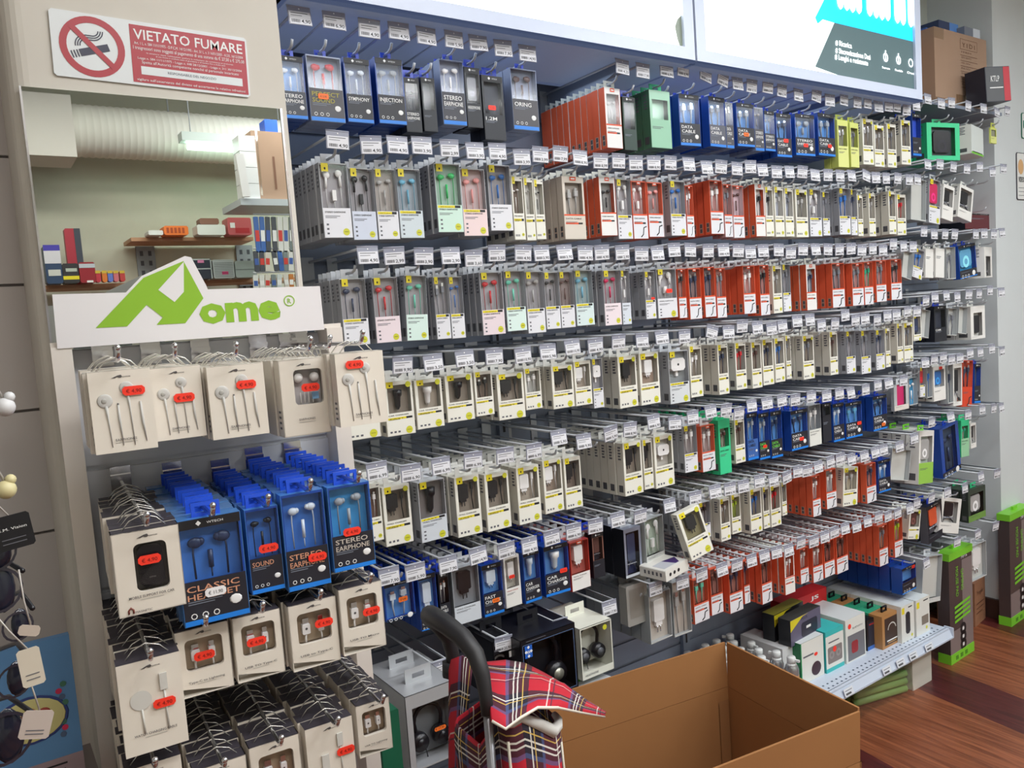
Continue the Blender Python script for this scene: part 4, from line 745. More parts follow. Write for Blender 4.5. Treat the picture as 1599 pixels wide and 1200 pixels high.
def shelfbox(name, label, cat, px, D, side, front, top, y0=None, z0=SZ, deco=None, yaw=0, group=None):
    x0, yt, x1, yb = px; P0 = onZ(x0, yb+(x1-x0)*.28, z0) if y0 is None else Vector((0, y0, z0)); Y = P0.y if y0 is None else y0
    A = onY(x0, (yt+yb)/2, Y); B_ = onY(x1, (yt+yb)/2, Y); T = onY((x0+x1)/2, yt, Y); w = (B_.x-A.x)/2; h = T.z-z0
    t = thing(name, label, cat, ((A.x+B_.x)/2, Y, z0), (0, 0, math.radians(yaw)), group)
    b = MB(); b.box(-w, w, 0, D, .0, h, side); b.rect(-w+.0004, w-.0004, .0004, h-.0004, -.0003, front); b.quad([(-w, 0, h+.0003), (w, 0, h+.0003), (w, D, h+.0003), (-w, D, h+.0003)], top); b.build('carton', t)
    if deco: d = MB(); deco(d, w, h, D); d.build('printed_front', t)
    return t, w, h
WB_ = cm((222, 222, 216)); WT = cm((214, 220, 222)); KR = cm((178, 128, 76)); GRN = cm((52, 160, 122))
def dd1(b, w, h, D):
    b.ell((w*.3, -.001, h*.25), w*.42, .001, h*.17, cm((60, 34, 44)), 14, 8); b.disc(w*.3, -.001, h*.60, w*.16, REDS, 12, w*.1); b.rect(-w*.8, w*.1, h*.62, h*.66, -.0006, GREYT); b.rect(-w, -w*.93, 0, h, -.0006, cm((40, 150, 90)))
def dd2(b, w, h, D):
    T_ = cm((60, 184, 184)); b.rect(-w, w, h*.88, h, -.0006, T_); b.rect(-w, w, 0, h*.1, -.0006, T_); b.bbox(-w*.8, w*.8, -.0008, -.0006, h*.2, h*.6, cm((130, 120, 118)), .004)
    for s_ in (-1, 1): b.ring(s_*w*.38, -.001, h*.4, w*.12, w*.28, cm((150, 142, 140)), 16)
    b.disc(-w*.05, -.0014, h*.52, w*.2, REDS, 12); b.rect(-w*.7, w*.5, h*.70, h*.73, -.0006, GREYT)
def dd3(b, w, h, D):
    b.rect(-w*.82, w*.9, h*.03, h*.62, -.0006, cm((112, 112, 118))); b.bbox(-w*.45, w*.2, -.001, -.0008, h*.18, h*.46, cm((150, 34, 40)), .006); b.disc(-w*.6, -.001, h*.83, w*.16, REDS, 12); b.text('BLUETOOTH', w*.2, h*.74, -.0008, h*.04, GREYT, w)
def dd4(b, w, h, D):
    b.rect(-w*.7, w*.7, h*.1, h*.9, -.0006, cm((40, 44, 60))); b.rect(-w*.9, w*.9, 0, h*.12, -.0008, cm((60, 110, 190))); b.text('MOUSE', 0, h*.8, -.001, h*.05, REDS, w)
def dd5(b, w, h, D):
    b.rect(-w*.72, w*.92, h*.08, h*.9, -.0006, cm((62, 44, 36))); b.ring(w*.1, -.001, h*.5, w*.42, w*.5, cm((200, 196, 190)), 18, .2, 3.0); b.rect(-w*.5, w*.7, h*.18, h*.22, -.001, WHITE); b.rect(-w*.4, w*.6, h*.12, h*.15, -.001, cm((190, 150, 100)))
def dd6(b, w, h, D):
    b.bbox(-w*.35, w*.35, -.0009, -.0006, h*.2, h*.8, cm((40, 40, 46)), .008); b.rect(-w*.9, -w*.5, h*.78, h*.95, -.0006, YEL); b.disc(w*.6, -.0008, h*.12, w*.14, YG, 12); b.rect(w*.1, w*.7, h*.9, h*.93, -.0006, BLACK)
def dd7(b, w, h, D):
    b.rect(-w*.2, w*.8, h*.25, h*.5, -.0006, cm((130, 120, 110))); b.rect(-w*.9, -w*.5, h*.76, h*.93, -.0006, YEL); b.disc(w*.5, -.0008, h*.14, w*.14, YG, 12); b.rect(w*.1, w*.8, h*.9, h*.93, -.0006, BLACK)
shelfbox('phone_holder_box', 'white box with a dark oval gadget, at the left end of the base shelf', 'box', (1251,998,1287,1062), .09, cm((30, 110, 70)), WB_, WT, deco=dd1)
shelfbox('gadget_box', 'white box with teal bands and two reels on the base shelf', 'box', (1290,982,1318,1046), .12, cm((60, 184, 184)), WB_, cm((60, 184, 184)), deco=dd2)
shelfbox('speaker_box', 'tall white speaker box with a red speaker on its front', 'box', (1321,963,1352,1030), .20, WB_, WB_, WT, deco=dd3)
shelfbox('mouse_box', 'narrow black and blue box between white speaker box and brown box', 'box', (1354,966,1369,1014), .12, HB, HB, HB, deco=dd4)
def shelfrow(n, px, D, cols, deco, nm, lab, gr, loopb=False):
    x0, yt, x1, yb = px; Y = onZ(x0, yb+(x1-x0)*.28, SZ).y; P = onY((x0+x1)/2, yb, Y)
    A, B_, T = onY(x0, (yt+yb)/2, Y), onY(x1, (yt+yb)/2, Y), onY((x0+x1)/2, yt, Y); w = (B_.x-A.x)/2; h = T.z-SZ
    for i in range(n):
        if Y+i*(D+.002)+D > YW: break
        side, front, top = cols[i % len(cols)]
        t = thing(nm, lab % ordn(i+1), 'box', ((A.x+B_.x)/2, Y+i*(D+.002), SZ), (0, 0, 0), gr)
        MB().box(-w, w, 0, D, 0, h, side).rect(-w+.0004, w-.0004, .0004, h, -.0003, front).quad([(-w, 0, h+.0003), (w, 0, h+.0003), (w, D, h+.0003), (-w, D, h+.0003)], top).build('carton', t)
        if i == 0: d = MB(); deco(d, w, h, D); d.build('printed_front', t)
        if loopb: MB().box(-.016, .016, D*.5-.003, D*.5+.003, h, h+.004, HB).box(-.016, .016, D*.5-.003, D*.5+.003, h+.016, h+.020, HB).box(-.016, -.012, D*.5-.003, D*.5+.003, h, h+.02, HB).box(.012, .016, D*.5-.003, D*.5+.003, h, h+.02, HB).build('hang_loop', t)
kr = (KR, KR, KR); gn = (GRN, GRN, GRN); wh = (WB_, WB_, WT)
shelfrow(6, (1378,958,1405,1009), .050, (kr, gn, gn, kr, gn, kr), dd5, 'headset_box', 'brown or green box with black loop on the base shelf, %s from the front', 'boxes with black loops', True)
shelfrow(3, (1408,944,1428,1001), .098, (wh,), dd6, 'mouse_box', 'white box with yellow corner and black mouse, %s from the shelf front', 'white mouse boxes')
shelfrow(3, (1431,934,1452,990), .098, (wh,), dd7, 'gadget_box', 'white box at the right end of the base shelf, %s from the front', 'white end boxes')
def ddc(b, w, h, D):
    b.add([(-w, -.0006, h*.55), (-w*.2, -.0006, h*.95), (w*.2, -.0006, h*.98), (-w, -.0006, h*.98)], [(0, 1, 2, 3)], cm((214, 200, 40))); b.bbox(-w*.3, w*.75, -.0012, -.0006, h*.15, h*.7, cm((44, 42, 60)), .006); b.rect(0, w*.3, h*.42, h*.52, -.0016, WHITE); b.text('PLUS', -w*.1, h*.82, -.0008, h*.1, BLACK, w*.4)
zt_ = onY(1251, 998, onZ(1251, 1070, SZ).y).z
shelfbox('camera_box', 'black and yellow camera box standing on the white boxes, the one in front', 'box', (1232,958,1285,1003), .045, HB, cm((96, 92, 116)), cm((60, 62, 60)), y0=1.60, z0=onY(1250, 1003, 1.60).z, deco=ddc, yaw=4)
shelfbox('camera_box', 'black and yellow camera box just behind the front camera box', 'box', (1207,950,1258,992), .045, HB, HB, cm((150, 150, 60)), y0=1.66, z0=onY(1250, 1003, 1.60).z, deco=ddc, yaw=4)
zc = onY(1250, 1003, 1.60).z
for i, (xa, ya, D) in enumerate(((2.075, 1.575, .17),)):
    o = MB().box(0, .075, 0, D, 0, zc-SZ-.001, cm((206, 208, 210))).rect(.0, .075, .0, .03, -.0005, cm((50, 150, 90))).build('white_green_box', None, (xa, ya+.03, SZ)); tag(o, ['white and green box under the camera boxes', 'white and green box left of the camera boxes'][i], 'box')
shelfbox('toy_box', 'red box with white lettering behind the black camera boxes', 'box', (1226,930,1292,972), .06, cm((190, 30, 36)), cm((196, 32, 38)), cm((200, 36, 40)), y0=1.73, z0=zc, deco=lambda b, w, h, D: b.text('JS', w*.4, h*.6, -.001, h*.2, WHITE, w*.4, off=.02))
# spray cans
def can_mesh():
    b = MB(); r = .022; H = .135
    b.lathe([(r*.95, 0), (r, .004), (r, H*.70), (r*.86, H*.78), (r*.55, H*.84), (r*.55, H*.86)], (0, 0, 0), cm((168, 170, 174), .28, .75), 14)
    c_ = MB(); c_.lathe([(r*.62, H*.85), (r*.62, H*.98), (r*.55, H*1.0)], (0, 0, 0), cm((222, 226, 226), .4), 14); c_.box(r*.3, r*1.2, -.004, .004, H*.90, H*.95, cm((222, 226, 226), .4)); c_.lathe([(r*.75, H*.80), (r*.62, H*.85)], (0, 0, 0), cm((222, 226, 226), .4), 12)
    l_ = MB(); l_.lathe([(r*1.02, H*.12), (r*1.02, H*.58)], (0, 0, 0), cm((176, 132, 104), .35, .4), 14)
    return b.mesh('can_body'), c_.mesh('cap'), l_.mesh('paper_label')
cb, cc, cl = can_mesh(); k = 0
cans = [(1224, 1003), (1167, 1010), (1195, 1013), (1187, 992), (1167, 979), (1144, 987), (1170, 1003), (1120, 999), (1139, 976), (1096, 1005), (1120, 983), (1094, 985), (1070, 1000), (1117, 966), (1095, 972)]
CP = []
for px_, py_ in cans:
    P = onZ(px_, py_, SZ+.135); P.y = min(P.y, YW-.04); CP.append(P)
for _ in range(60):
    for i in range(len(CP)):
        for j in range(i):
            d = CP[i]-CP[j]; d.z = 0
            if d.length < .056:
                d = d.normalized()*(.056-d.length)*.5 if d.length > 1e-5 else Vector((.01, 0, 0)); CP[i] += d; CP[j] -= d
        CP[i].y = min(CP[i].y, YW-.04); CP[i].x = min(CP[i].x, 2.04)
for P in CP:
    k += 1
    t = thing('spray_can', 'silver spray can with white cap behind the cardboard box, %s from the right' % ordn(k), 'spray can', (P.x, P.y, SZ), (0, 0, random.uniform(0, 6)), 'spray cans on the base shelf')
    put('can_body', cb, t); put('cap', cc, t); put('paper_label', cl, t)
# things on the floor
P0, P1 = onZ(1310, 1096, 0), onZ(1402, 1076, 0)
t = thing('bagged_green_pack', 'clear bag of pale green rolls on the floor under the base shelf', 'bagged pack', (P0.x-.01, P0.y-.09, 0), (0, 0, math.radians(-14)))
b = MB()
for i in range(3):
    for j in range(3): b.tube([(.0, .02+.03*j+.012, .016+.028*i), (.24, .02+.03*j+.012, .016+.028*i)], .0135, cm((150, 190, 110)), 8)
b.build('green_rolls', t)
b = MB(); b.add([(-.006, 0, 0), (.25, 0, 0), (.25, .11, 0), (-.006, .11, 0), (-.01, 0, .09), (.235, .004, .095), (.23, .1, .092), (0, .11, .09)], [(4, 5, 6, 7), (0, 1, 5, 4), (1, 2, 6, 5), (2, 3, 7, 6), (3, 0, 4, 7)], BAGF); b.build('plastic_bag', t)
P = onZ(1392, 1066, 0); t = MB().bbox(0, .13, 0, .05, 0, .115, cm((200, 196, 186)), .002).build('plain_box', None, (2.69, 1.52, 0)); tag(t, 'plain cream box on the floor below the base shelf end', 'box')
t = MB().bbox(0, .10, 0, .05, 0, .13, cm((206, 210, 208)), .002).box(.05, .07, -.001, 0, .09, .12, BLACK).build('plain_box', None, (2.80, 1.69, 0)); tag(t, 'pale box in the shade beneath the right end of the shelf', 'box')
P = onZ(1432, 1050, 0); t = MB().box(-.03, .03, -.02, .02, 0, .001, cm((206, 208, 214))).build('paper_slip', None, (P.x, P.y, .0005), (0, 0, .5)); tag(t, 'small white paper slip lying on the wood floor', 'paper slip')
P = onZ(1522, 972, 0)
t = thing('small_carton', 'small brown carton on the floor by the wall corner', 'carton', (3.40, 1.64, 0), (0, 0, math.radians(8)))
MB().bbox(0, .13, 0, .15, 0, .19, mat('carton_brown', (150, 104, 76), .8, noise=.08), .001).build('carton', t)
MB().text('Fragile', .065, .13, -.0008, .02, cm((96, 60, 44)), .07).rect(.02, .11, .09, .094, -.0008, cm((96, 60, 44))).rect(.02, .10, .07, .074, -.0008, cm((96, 60, 44))).rect(.02, .09, .05, .054, -.0008, cm((96, 60, 44))).build('printed_front', t)
t = MB().bbox(0, .07, 0, .05, 0, .03, cm((40, 56, 130)), .004).build('blue_pouch', None, (3.42, 1.66, .1908)); tag(t, 'dark blue pouch lying on the small brown carton', 'pouch')
# tall mouse pad boxes
def padbox(label, px, yaw, Y):
    x0, yt, x1, yb = px; A = onY(x0, yt, Y); B_ = onY(x1, yt, Y); w = (B_.x-A.x)/2; h = A.z-.012
    t = thing('mouse_pad_box', label, 'mouse pad box', ((A.x+B_.x)/2, Y, 0), (0, 0, math.radians(yaw)), 'tall mouse pad boxes')
    D = .045; dk = cm((74, 62, 62), .35); lg = mat('lime_green_plastic', (122, 200, 50), .4); cl_ = cm((128, 116, 116), .3)
    b = MB(); b.box(-w, w, 0, D, .0, h, dk); b.rect(w*.1, w, h*.1, h*.93, -.0004, cl_); b.rect(-w, w, h*.08, h*.30, -.0005, cl_); b.build('carton', t)
    b = MB(); b.box(-w-.002, w+.002, -.003, D+.003, h-.012, h+.016, lg); b.box(-w*.2, w*.2, D*.4, D*.6, h+.016, h+.03, lg); b.build('green_cap', t)
    b = MB(); b.box(-w-.001, w+.001, -.002, D+.002, 0.0, .038, lg)
    for k_ in range(3): b.box(-w*.6+w*.4*k_, -w*.4+w*.4*k_, -.003, -.002, .01, .026, cm((80, 140, 40)))
    b.build('green_foot', t)
    b = MB(); y = -.0012
    for k_ in range(4): b.add([(-w*.6, y, h*(.50-.045*k_)), (w*.75, y, h*(.53-.045*k_)), (w*.75, y, h*(.555-.045*k_)), (-w*.6, y, h*(.525-.045*k_))], [(0, 1, 2, 3)], lg)
    b.text('MOUSE PAD', -w*.45, h*.75, y, w*.22, lg, h*.28, rot=-math.pi/2); b.text('GAMING', w*.0, h*.75, y, w*.22, lg, h*.2, rot=-math.pi/2); b.text('MP16', w*.3, h*.945, y, w*.14, WHITE, w*.5)
    for k_ in range(3): b.ring(w*.1, y, h*(.28-.075*k_), w*.12, w*.26, BLACK, 12); b.disc(w*.1, y-.0002, h*(.28-.075*k_), w*.08, WHITE, 6)
    b.build('printed_front', t)
padbox('tall black and lime green mouse pad box standing by the shelf end', (1480,868,1519,1035), 2, onZ(1498, 1031, 0).y)
padbox('tall mouse pad box against the white wall at the far right edge', (1574,806,1612,965), 3, 1.55)
# notices on the right wall
for i, (px_, lb) in enumerate((((1587, 238, 1630, 312), 'white notice reading VIDEO on the right wall'), ((1595, 176, 1630, 216), 'green edged notice above the white one on the right wall'))):
    A = onY(px_[0], px_[1], 1.598); B_ = onY(px_[2], px_[3], 1.598); Bz = onY(px_[0], px_[3], 1.598).z
    t = thing('wall_notice', lb, 'notice', (A.x, 1.599, A.z)); w = .2 if i == 0 else .14; h = A.z-Bz
    MB().bbox(0, w, -.003, 0, -h, 0, cm((60, 60, 70)) if i == 0 else cm((30, 110, 90)), .006).bbox(.003, w-.003, -.0035, -.003, -h+.003, -.003, cm((224, 224, 222)), .005).build('notice_plate', t)
    b = MB()
    if i == 0:
        b.ell((.035, -.004, -h*.3), .025, .0006, h*.16, cm((214, 170, 120)), 14, 8); b.text('VIDEOSORVEGLIANZA', .012, -h*.62, -.0042, .022, BLACK, .17, 'l', off=.02)
        for k_ in range(3): b.rect(.012, .17, -h*(.74+.08*k_)-.002, -h*(.74+.08*k_), -.0042, GREYT)
    else: b.rect(.01, .12, -h*.6, -h*.3, -.0042, cm((30, 110, 90)))
    b.build('notice_print', t)
# goods above the hooks at the right end
TS = thing('top_shelf', 'narrow steel top shelf above the hooks at the wall end', 'shelf', (0, 0, 0))
zts = onY(1500, 172, 1.60).z
MB().box(2.62, 3.54, 1.56, YW, zts-.012, zts, PANEL).build('shelf_board', TS)
CARD = mat('corrugated_cardboard_aged', (168, 138, 116), .85, noise=.06, nscale=5)
A = onY(1463, 45, 1.60); xr_ = onY(1541, 100, 1.60).x
t = thing('cardboard_carton', 'large taped cardboard carton on the top shelf beside the light box', 'carton', (A.x, 1.60, zts))
w = xr_-A.x; h = onY(1463, 42, 1.60).z-zts
MB().bbox(-.02, w, 0, .2, 0, h, CARD, .002).box(-.19, -.02, .06, .2, 0, h-.02, CARD).build('carton', t)
b = MB(); ink = cm((120, 84, 66), .8); y = -.0008
b.rect(w*.45, w*.80, h*.80, h*.805, y, ink); b.rect(w*.45, w*.80, h*.93, h*.935, y, ink); b.rect(w*.45, w*.455, h*.8, h*.935, y, ink); b.rect(w*.795, w*.80, h*.8, h*.935, y, ink); b.text('Y I D I', w*.62, h*.83, y, h*.06, ink, w*.26, off=.01)
for k_, zz in enumerate((.72, .65, .58, .51, .44, .37, .30)): b.rect(w*.45, w*.80, h*zz, h*zz+.002, y, ink); b.text(('ITEM', 'QTY 100 PCS', 'G.W.', 'N.W.', 'MEAS', 'MADE IN CHINA', 'NO')[k_], w*.47, h*zz+.01, y, h*.022, ink, w*.2, 'l')
b.build('printed_marks', t)
b = MB(); tp = film('parcel_tape', (.95, .9, .8), .25); b.rect(-.02, .05, h*.86, h, -.0006, tp); b.rect(-.02, .05, .0, h*.12, -.0006, tp); b.rect(w*.35, w*.65, 0, h*.2, -.0009, tp); b.build('tape', t)
zt2 = zts+h
for lb, x0_, x1_, hh, c1, c2, yy in (('dark blue box on top of the large carton', 1466, 1496, .065, (46, 62, 100), (90, 140, 210), 1.66), ('silvery white box on top of the large carton', 1506, 1530, .05, (120, 126, 140), (206, 212, 222), 1.63), ('small blue and white box on the carton nearest the light box', 1446, 1462, .04, (70, 110, 190), (190, 200, 214), 1.69)):
    X0, X1 = onY(x0_, 30, yy).x, onY(x1_, 30, yy).x; m2 = MB().box(0, X1-X0, 0, .08, 0, hh, cm(c1)).box((X1-X0)*.55, X1-X0+.0005, -.0006, .079, .0005, hh+.0005, cm(c2, .3)); o = m2.build('small_box', None, (X0, yy, zt2+.001)); tag(o, lb, 'box')
w_x = onY(1541, 140, 1.50).x+.0
t = thing('speaker_box', 'tilted black and red box perched at the end of the top shelf', 'box', (w_x, 1.50, zts+.004), (0, math.radians(-4), math.radians(-14)))
MB().bbox(0, .13, 0, .085, 0, .13, cm((34, 38, 56)), .002).build('carton', t)
MB().rect(.002, .128, .002, .128, -.0006, cm((86, 88, 92))).rect(.095, .128, .002, .128, -.001, cm((196, 44, 60))).text('KTLP', .05, .075, -.0013, .022, WHITE, .045, off=.01).rect(.02, .09, .05, .054, -.0013, WHITE).build('printed_front', t)
# ------------------------------------------------------------------ free-standing display rack in front of the pillar
AN = math.radians(-4); EX = Vector((math.cos(AN), math.sin(AN), 0)); EY = Vector((-math.sin(AN), math.cos(AN), 0)); SO = Vector((.10, 1.33, 0))
SM = Matrix(((EX.x, EY.x, 0, SO.x), (EX.y, EY.y, 0, SO.y), (0, 0, 1, 0), (0, 0, 0, 1))); SMI = SM.inverted()
def SP(px, py, dy): return SMI @ onP(px, py, SO+EY*dy, EY)       # local x, depth, height on the rack
GW = cm((222, 214, 206), .5); LOGO = mat('lime_green_print', (138, 184, 44), .45)
rk = thing('display_rack', 'white slatwall display rack with the green-lettered header board', 'display rack', tuple(SO), (0, 0, AN))
xL = SP(86, 560, -.02).x; xR = SP(524, 535, -.02).x; zt = SP(300, 533, -.02).z
SLAT = cm((206, 208, 214), .35)
b = MB(); z = zt
zr = [SP(132, 736, 0).z]; g0 = zr[0]; st = .098*1.9
b.box(xL+.02, xR-.02, .006, .014, .03, zt, SLAT)
zz = g0+st*2
ribs = []
while zz > .05: ribs.append(zz); zz -= st/1
top = zt
for r_ in [r_ for r_ in ribs if r_ < zt]+[.03]:
    if top-r_ > .01: b.box(xL+.02, xR-.02, 0, .006, r_+.006, top-.002, SLAT)
    top = r_
b.build('slat_panel', rk)
MB().box(xL-.004, xL+.022, -.05, .02, 0, zt+.005, GW).build('side_post', rk); MB().box(xR-.022, xR+.004, -.05, .02, 0, zt+.005, GW).build('side_post', rk)
MB().box(xL+.022, xR-.022, -.02, .02, 0, .03, GW).build('base', rk)
MB().box(xL-.004, xR+.004, -.045, .02, zt+.005, zt+.012, GW).build('top_cap', rk)
# header board with its outline following the green letter
yb_ = -.052
def hp(px, py): p = SP(px, py, yb_); return (p.x, p.z)
out = [hp(90, 545), hp(507, 515), hp(500, 447), hp(325, 452), hp(323, 447), hp(299, 402), hp(289, 400), hp(222, 431), hp(197, 457), hp(82, 460)]
t = thing('header_board', 'white header board with a green angular letter and ome lettering', 'sign', tuple(SO), (0, 0, AN))
MB().prism(out, yb_, yb_+.004, cm((228, 224, 226), .4), cm((206, 206, 206))).build('board', t)
b = MB(); y = yb_-.0006
b.add([(a, y, c_) for a, c_ in (hp(150, 512.5), hp(224.5, 434), hp(287, 408), hp(318, 466), hp(290, 505), hp(245, 507.5), hp(254.5, 496), hp(229.5, 476.5), hp(199, 510))], [(0, 1, 7, 8), (1, 2, 3, 7), (3, 4, 5, 6), (3, 6, 7)], LOGO)
b.add([(a, y-.0004, c_) for a, c_ in (hp(287.3, 409), hp(247.5, 453), hp(273, 472), hp(287.5, 456))], [(0, 1, 2, 3)], cm((228, 224, 226), .4))
x0_, z0_ = hp(313, 503); x1_, z1_ = hp(439, 495)
b.text('ome', (x0_+x1_)/2, z0_-.001, y, .040, LOGO, x1_-x0_, off=.045)
xc, zc_ = hp(452, 470); b.ring(xc, y, zc_, .0072, .0088, LOGO, 20); b.text('R', xc, zc_-.004, y, .008, LOGO, .006, off=.01); b.build('lettering', t)
# hooks of the rack
def wirehanger(b, w, z, mt, y):
    b.tube([(-w*.85, y, z-.004), (-w*.5, y, z+.008), (0, y, z+.014), (w*.5, y, z+.008), (w*.85, y, z-.004)], .0009, mt, 4)
STEEL = mat('bright_wire', (214, 212, 206), .25, .8)
def rhook(x, z, y1, lab, dz=.0, both=True):
    t = thing('rack_hook', lab, 'display hook', tuple(SM @ Vector((x, 0, z))), (0, 0, AN), 'chrome hooks on the display rack')
    b = MB(); b.box(-.014, .014, -.004, .004, -.012, .024, CHROME); b.box(-.014, .014, -.010, -.004, .006, .012, CHROME); b.build('clip', t)
    b = MB(); b.tube([(0, -.004, 0), (0, y1+.02, .0), (0, y1+.008, .003), (0, y1, .014)], .0030, CHROME, 8); b.ell((0, y1, .015), .004, .004, .004, CHROME, 8, 5); b.build('prong', t)
def home_print(b, w, h, y, ttl, style):
    G1 = cm((84, 80, 80)); G2 = cm((196, 194, 190)); G3 = cm((168, 166, 160))
    MG = 1.5; lg = [(-.16, -.005), (-.06, .016), (.0, .022), (.02, .006), (.0, -.004), (-.03, -.004), (-.06, .004), (-.10, -.005)]
    b.add([(w*.05+w*u*2.0, y, -h*.085+w*v*4) for u, v in lg], [(0, 1, 2, 3, 4, 5, 6, 7)], G1); b.text('ome', w*.22, -h*.087, y, w*.055, G1, w*.26, off=.01)
    if style in 'ejux':
        for (u, v, r) in ((-.30, .36, .125), (.10, .22, .115)):
            b.ell((w*2*u*.9, y, -h*v), w*r*2, .0012, w*r*2, G2, 14, 8); b.ell((w*2*u*.9-w*.03, y-.0012, -h*v), w*.09, .0006, w*.09, G3, 10, 6)
            b.tube([(w*2*u*.9+w*.02, y, -h*(v+.06)), (w*2*u*.9+w*.05, y, -h*(v+.25)), (w*2*u*.9+w*.09, y, -h*.93)], [w*.06, w*.03, w*.016], G2, 5)
        b.tube([(-w*.14, y, -h*.42), (-w*.14, y, -h*.60), (-w*.10, y, -h*.92)], [w*.035, w*.045, w*.014], G2, 5); b.tube([(-w*.14, y, -h*.40), (-w*.14, y, -h*.46)], w*.03, G1, 5)
        b.tube([(w*.58, y, -h*.40), (w*.60, y, -h*.66), (w*.66, y, -h*.90)], [w*.04, w*.05, w*.014], G2, 5)
    b.text(ttl, 0, -h*(.86 if style in 'e' else .80), y-.0012, w*.085, G1, w*(.68 if len(ttl) < 12 else 1.35), off=.01); b.rect(-w*.35, w*.35, -h*.885 if style == 'e' else -h*.83, -h*.88 if style == 'e' else -h*.825, y, G3)
def rackstack(r, c, quad, n, kind, ttl, sticker, desc, D=.024, dy=-.27, rz=0, nb='e', prod=None, ry=0):
    x0, yt, x1, yb = quad; xm = (x0+x1)/2; ym = (yt+yb)/2
    A, B_, T, Bm = SP(x0, ym, dy), SP(x1, ym, dy), SP(xm, yt, dy), SP(xm, yb, dy); w = (B_.x-A.x)/2-.0004; h = T.z-Bm.z; X = (A.x+B_.x)/2; Z = T.z
    white = cm((226, 218, 206), .5); topm = cm((62, 58, 66), .5) if kind in 'MWL' else white
    nm = {'E': 'earphone_box', 'P': 'earphone_box', 'M': 'phone_holder_box', 'W': 'cable_box', 'B': 'earphone_box', 'L': 'cable_box'}[kind]; cat = {'earphone_box': 'earphone box', 'phone_holder_box': 'phone holder box', 'cable_box': 'cable box'}[nm]
    rown = ROWN[r]
    t = thing(nm, desc+', on the display rack', cat, tuple(SM @ Vector((X, dy, Z))), (0, math.radians(ry), AN+math.radians(rz)))
    hh_ = Z+.009; win = None
    if kind == 'B':
        pr, shut, k_ = parts_for('B', round(2*w, 3), round(h, 3), D, 'e', prod, dict(wh=.58, ttl=ttl, wt=.03 if c > 2 else .09, brand='' if c > 2 else 'w', tray=cm((66, 122, 200)) if c < 5 else cm((70, 160, 214)), side=cm((76, 132, 196), .2), tc=(210, 150, 120) if c != 5 else (200, 190, 180)))
        for nme, me, lb in pr:
            if nme != 'hang_tab': put(nme, me, t)
        b = MB(); RB = mat('bright_blue_plastic', (36, 84, 214), .35)
        for q in ((-.017, .017, .0, .0045), (-.017, .017, .013, .0175), (-.017, -.0125, .0045, .013), (.0125, .017, .0045, .013)): b.box(q[0], q[1], D*.4, D*.4+.004, q[2], q[3], RB)
        tabm = b.mesh('hang_tab'); put('hang_tab', tabm, t); hh_ = Z+.008
        sb = MB(); sb.box(-w, w, 0, D, -h, -.0, cm((86, 130, 186), .2)); sb.v += []; m0 = len(sb.v)
        for q in ((-.017, .017, .0, .0045), (-.017, .017, .013, .0175), (-.017, -.0125, .0045, .013), (.0125, .017, .0045, .013)): sb.box(q[0], q[1], D*.4, D*.4+.004, q[2], q[3], RB)
        back = sb.mesh('boxed_earphones')
    else:
        b = MB(); wz = None
        if kind in 'PMW':
            wz = {'P': (-w*.42, w*.80, -h*.60, -h*.14), 'M': (-w*.40, w*.58, -h*.74, -h*.16), 'W': (-w*.68, w*.72, -h*.63, -h*.16)}[kind]
            X0, X1, Z0, Z1 = wz; e = .001
            b.box(-w, -w+e, 0, D, -h, 0, white); b.box(w-e, w, 0, D, -h, 0, white); b.box(-w, w, 0, D, -h, -h+e, white); b.box(-w, w, 0, D, -e, 0, topm); b.box(-w, w, D-e, D, -h, 0, white)
            # rounded window opening in the front
            rr = w*.18; inner = []
            for cx_, cz_, a0 in ((X1-rr, Z1-rr, 0), (X0+rr, Z1-rr, 90), (X0+rr, Z0+rr, 180), (X1-rr, Z0+rr, 270)):
                for k_ in range(5): a = math.radians(a0+22.5*k_); inner.append((cx_+rr*math.cos(a), cz_+rr*math.sin(a)))
            outer = []
            cxm, czm = (X0+X1)/2, (Z0+Z1)/2
            for (u, v) in inner:
                dx_, dz_ = u-cxm, v-czm; s_ = min(((w if dx_ > 0 else w)-(cxm if dx_ > 0 else -cxm))/abs(dx_) if abs(dx_) > 1e-6 else 1e9, ((-czm) if dz_ > 0 else (h+czm))/abs(dz_) if abs(dz_) > 1e-6 else 1e9); outer.append((cxm+dx_*s_, czm+dz_*s_))
            nI = len(inner); corners = {0: (w, 0), 1: (-w, 0), 2: (-w, -h), 3: (w, -h)}
            vs = [(u, 0, v) for u, v in inner]+[(u, 0, v) for u, v in outer]+[(u, .006, v) for u, v in inner]; fs = []
            for k_ in range(nI): k2 = (k_+1) % nI; fs.append((k_, k2, nI+k2, nI+k_)); fs.append((k_, 2*nI+k_, 2*nI+k2, k2))
            b.add(vs, fs, white)
            def side_of(p): return 'x+' if abs(p[0]-w) < 1e-5 else 'x-' if abs(p[0]+w) < 1e-5 else 'z+' if abs(p[1]) < 1e-5 else 'z-'
            for k_ in range(nI):
                p, q_ = outer[k_], outer[(k_+1) % nI]
                if side_of(p) != side_of(q_):
                    ss = side_of(p)+side_of(q_); cxn = w if 'x+' in ss else -w; czn = 0 if 'z+' in ss else -h
                    b.add([(p[0], 0, p[1]), (q_[0], 0, q_[1]), (cxn, 0, czn)], [(0, 1, 2)], white)
            tray = {'P': cm((196, 192, 194)), 'M': cm((70, 62, 60)), 'W': cm((176, 156, 132))}[kind]
            b.rect(X0-.001, X1+.001, Z0-.001, Z1+.001, D*.6, tray)
        else:
            b.box(-w, w, 0, D, -h, 0, white); b.quad([(-w, 0, .0003), (w, 0, .0003), (w, D, .0003), (-w, D, .0003)], topm)
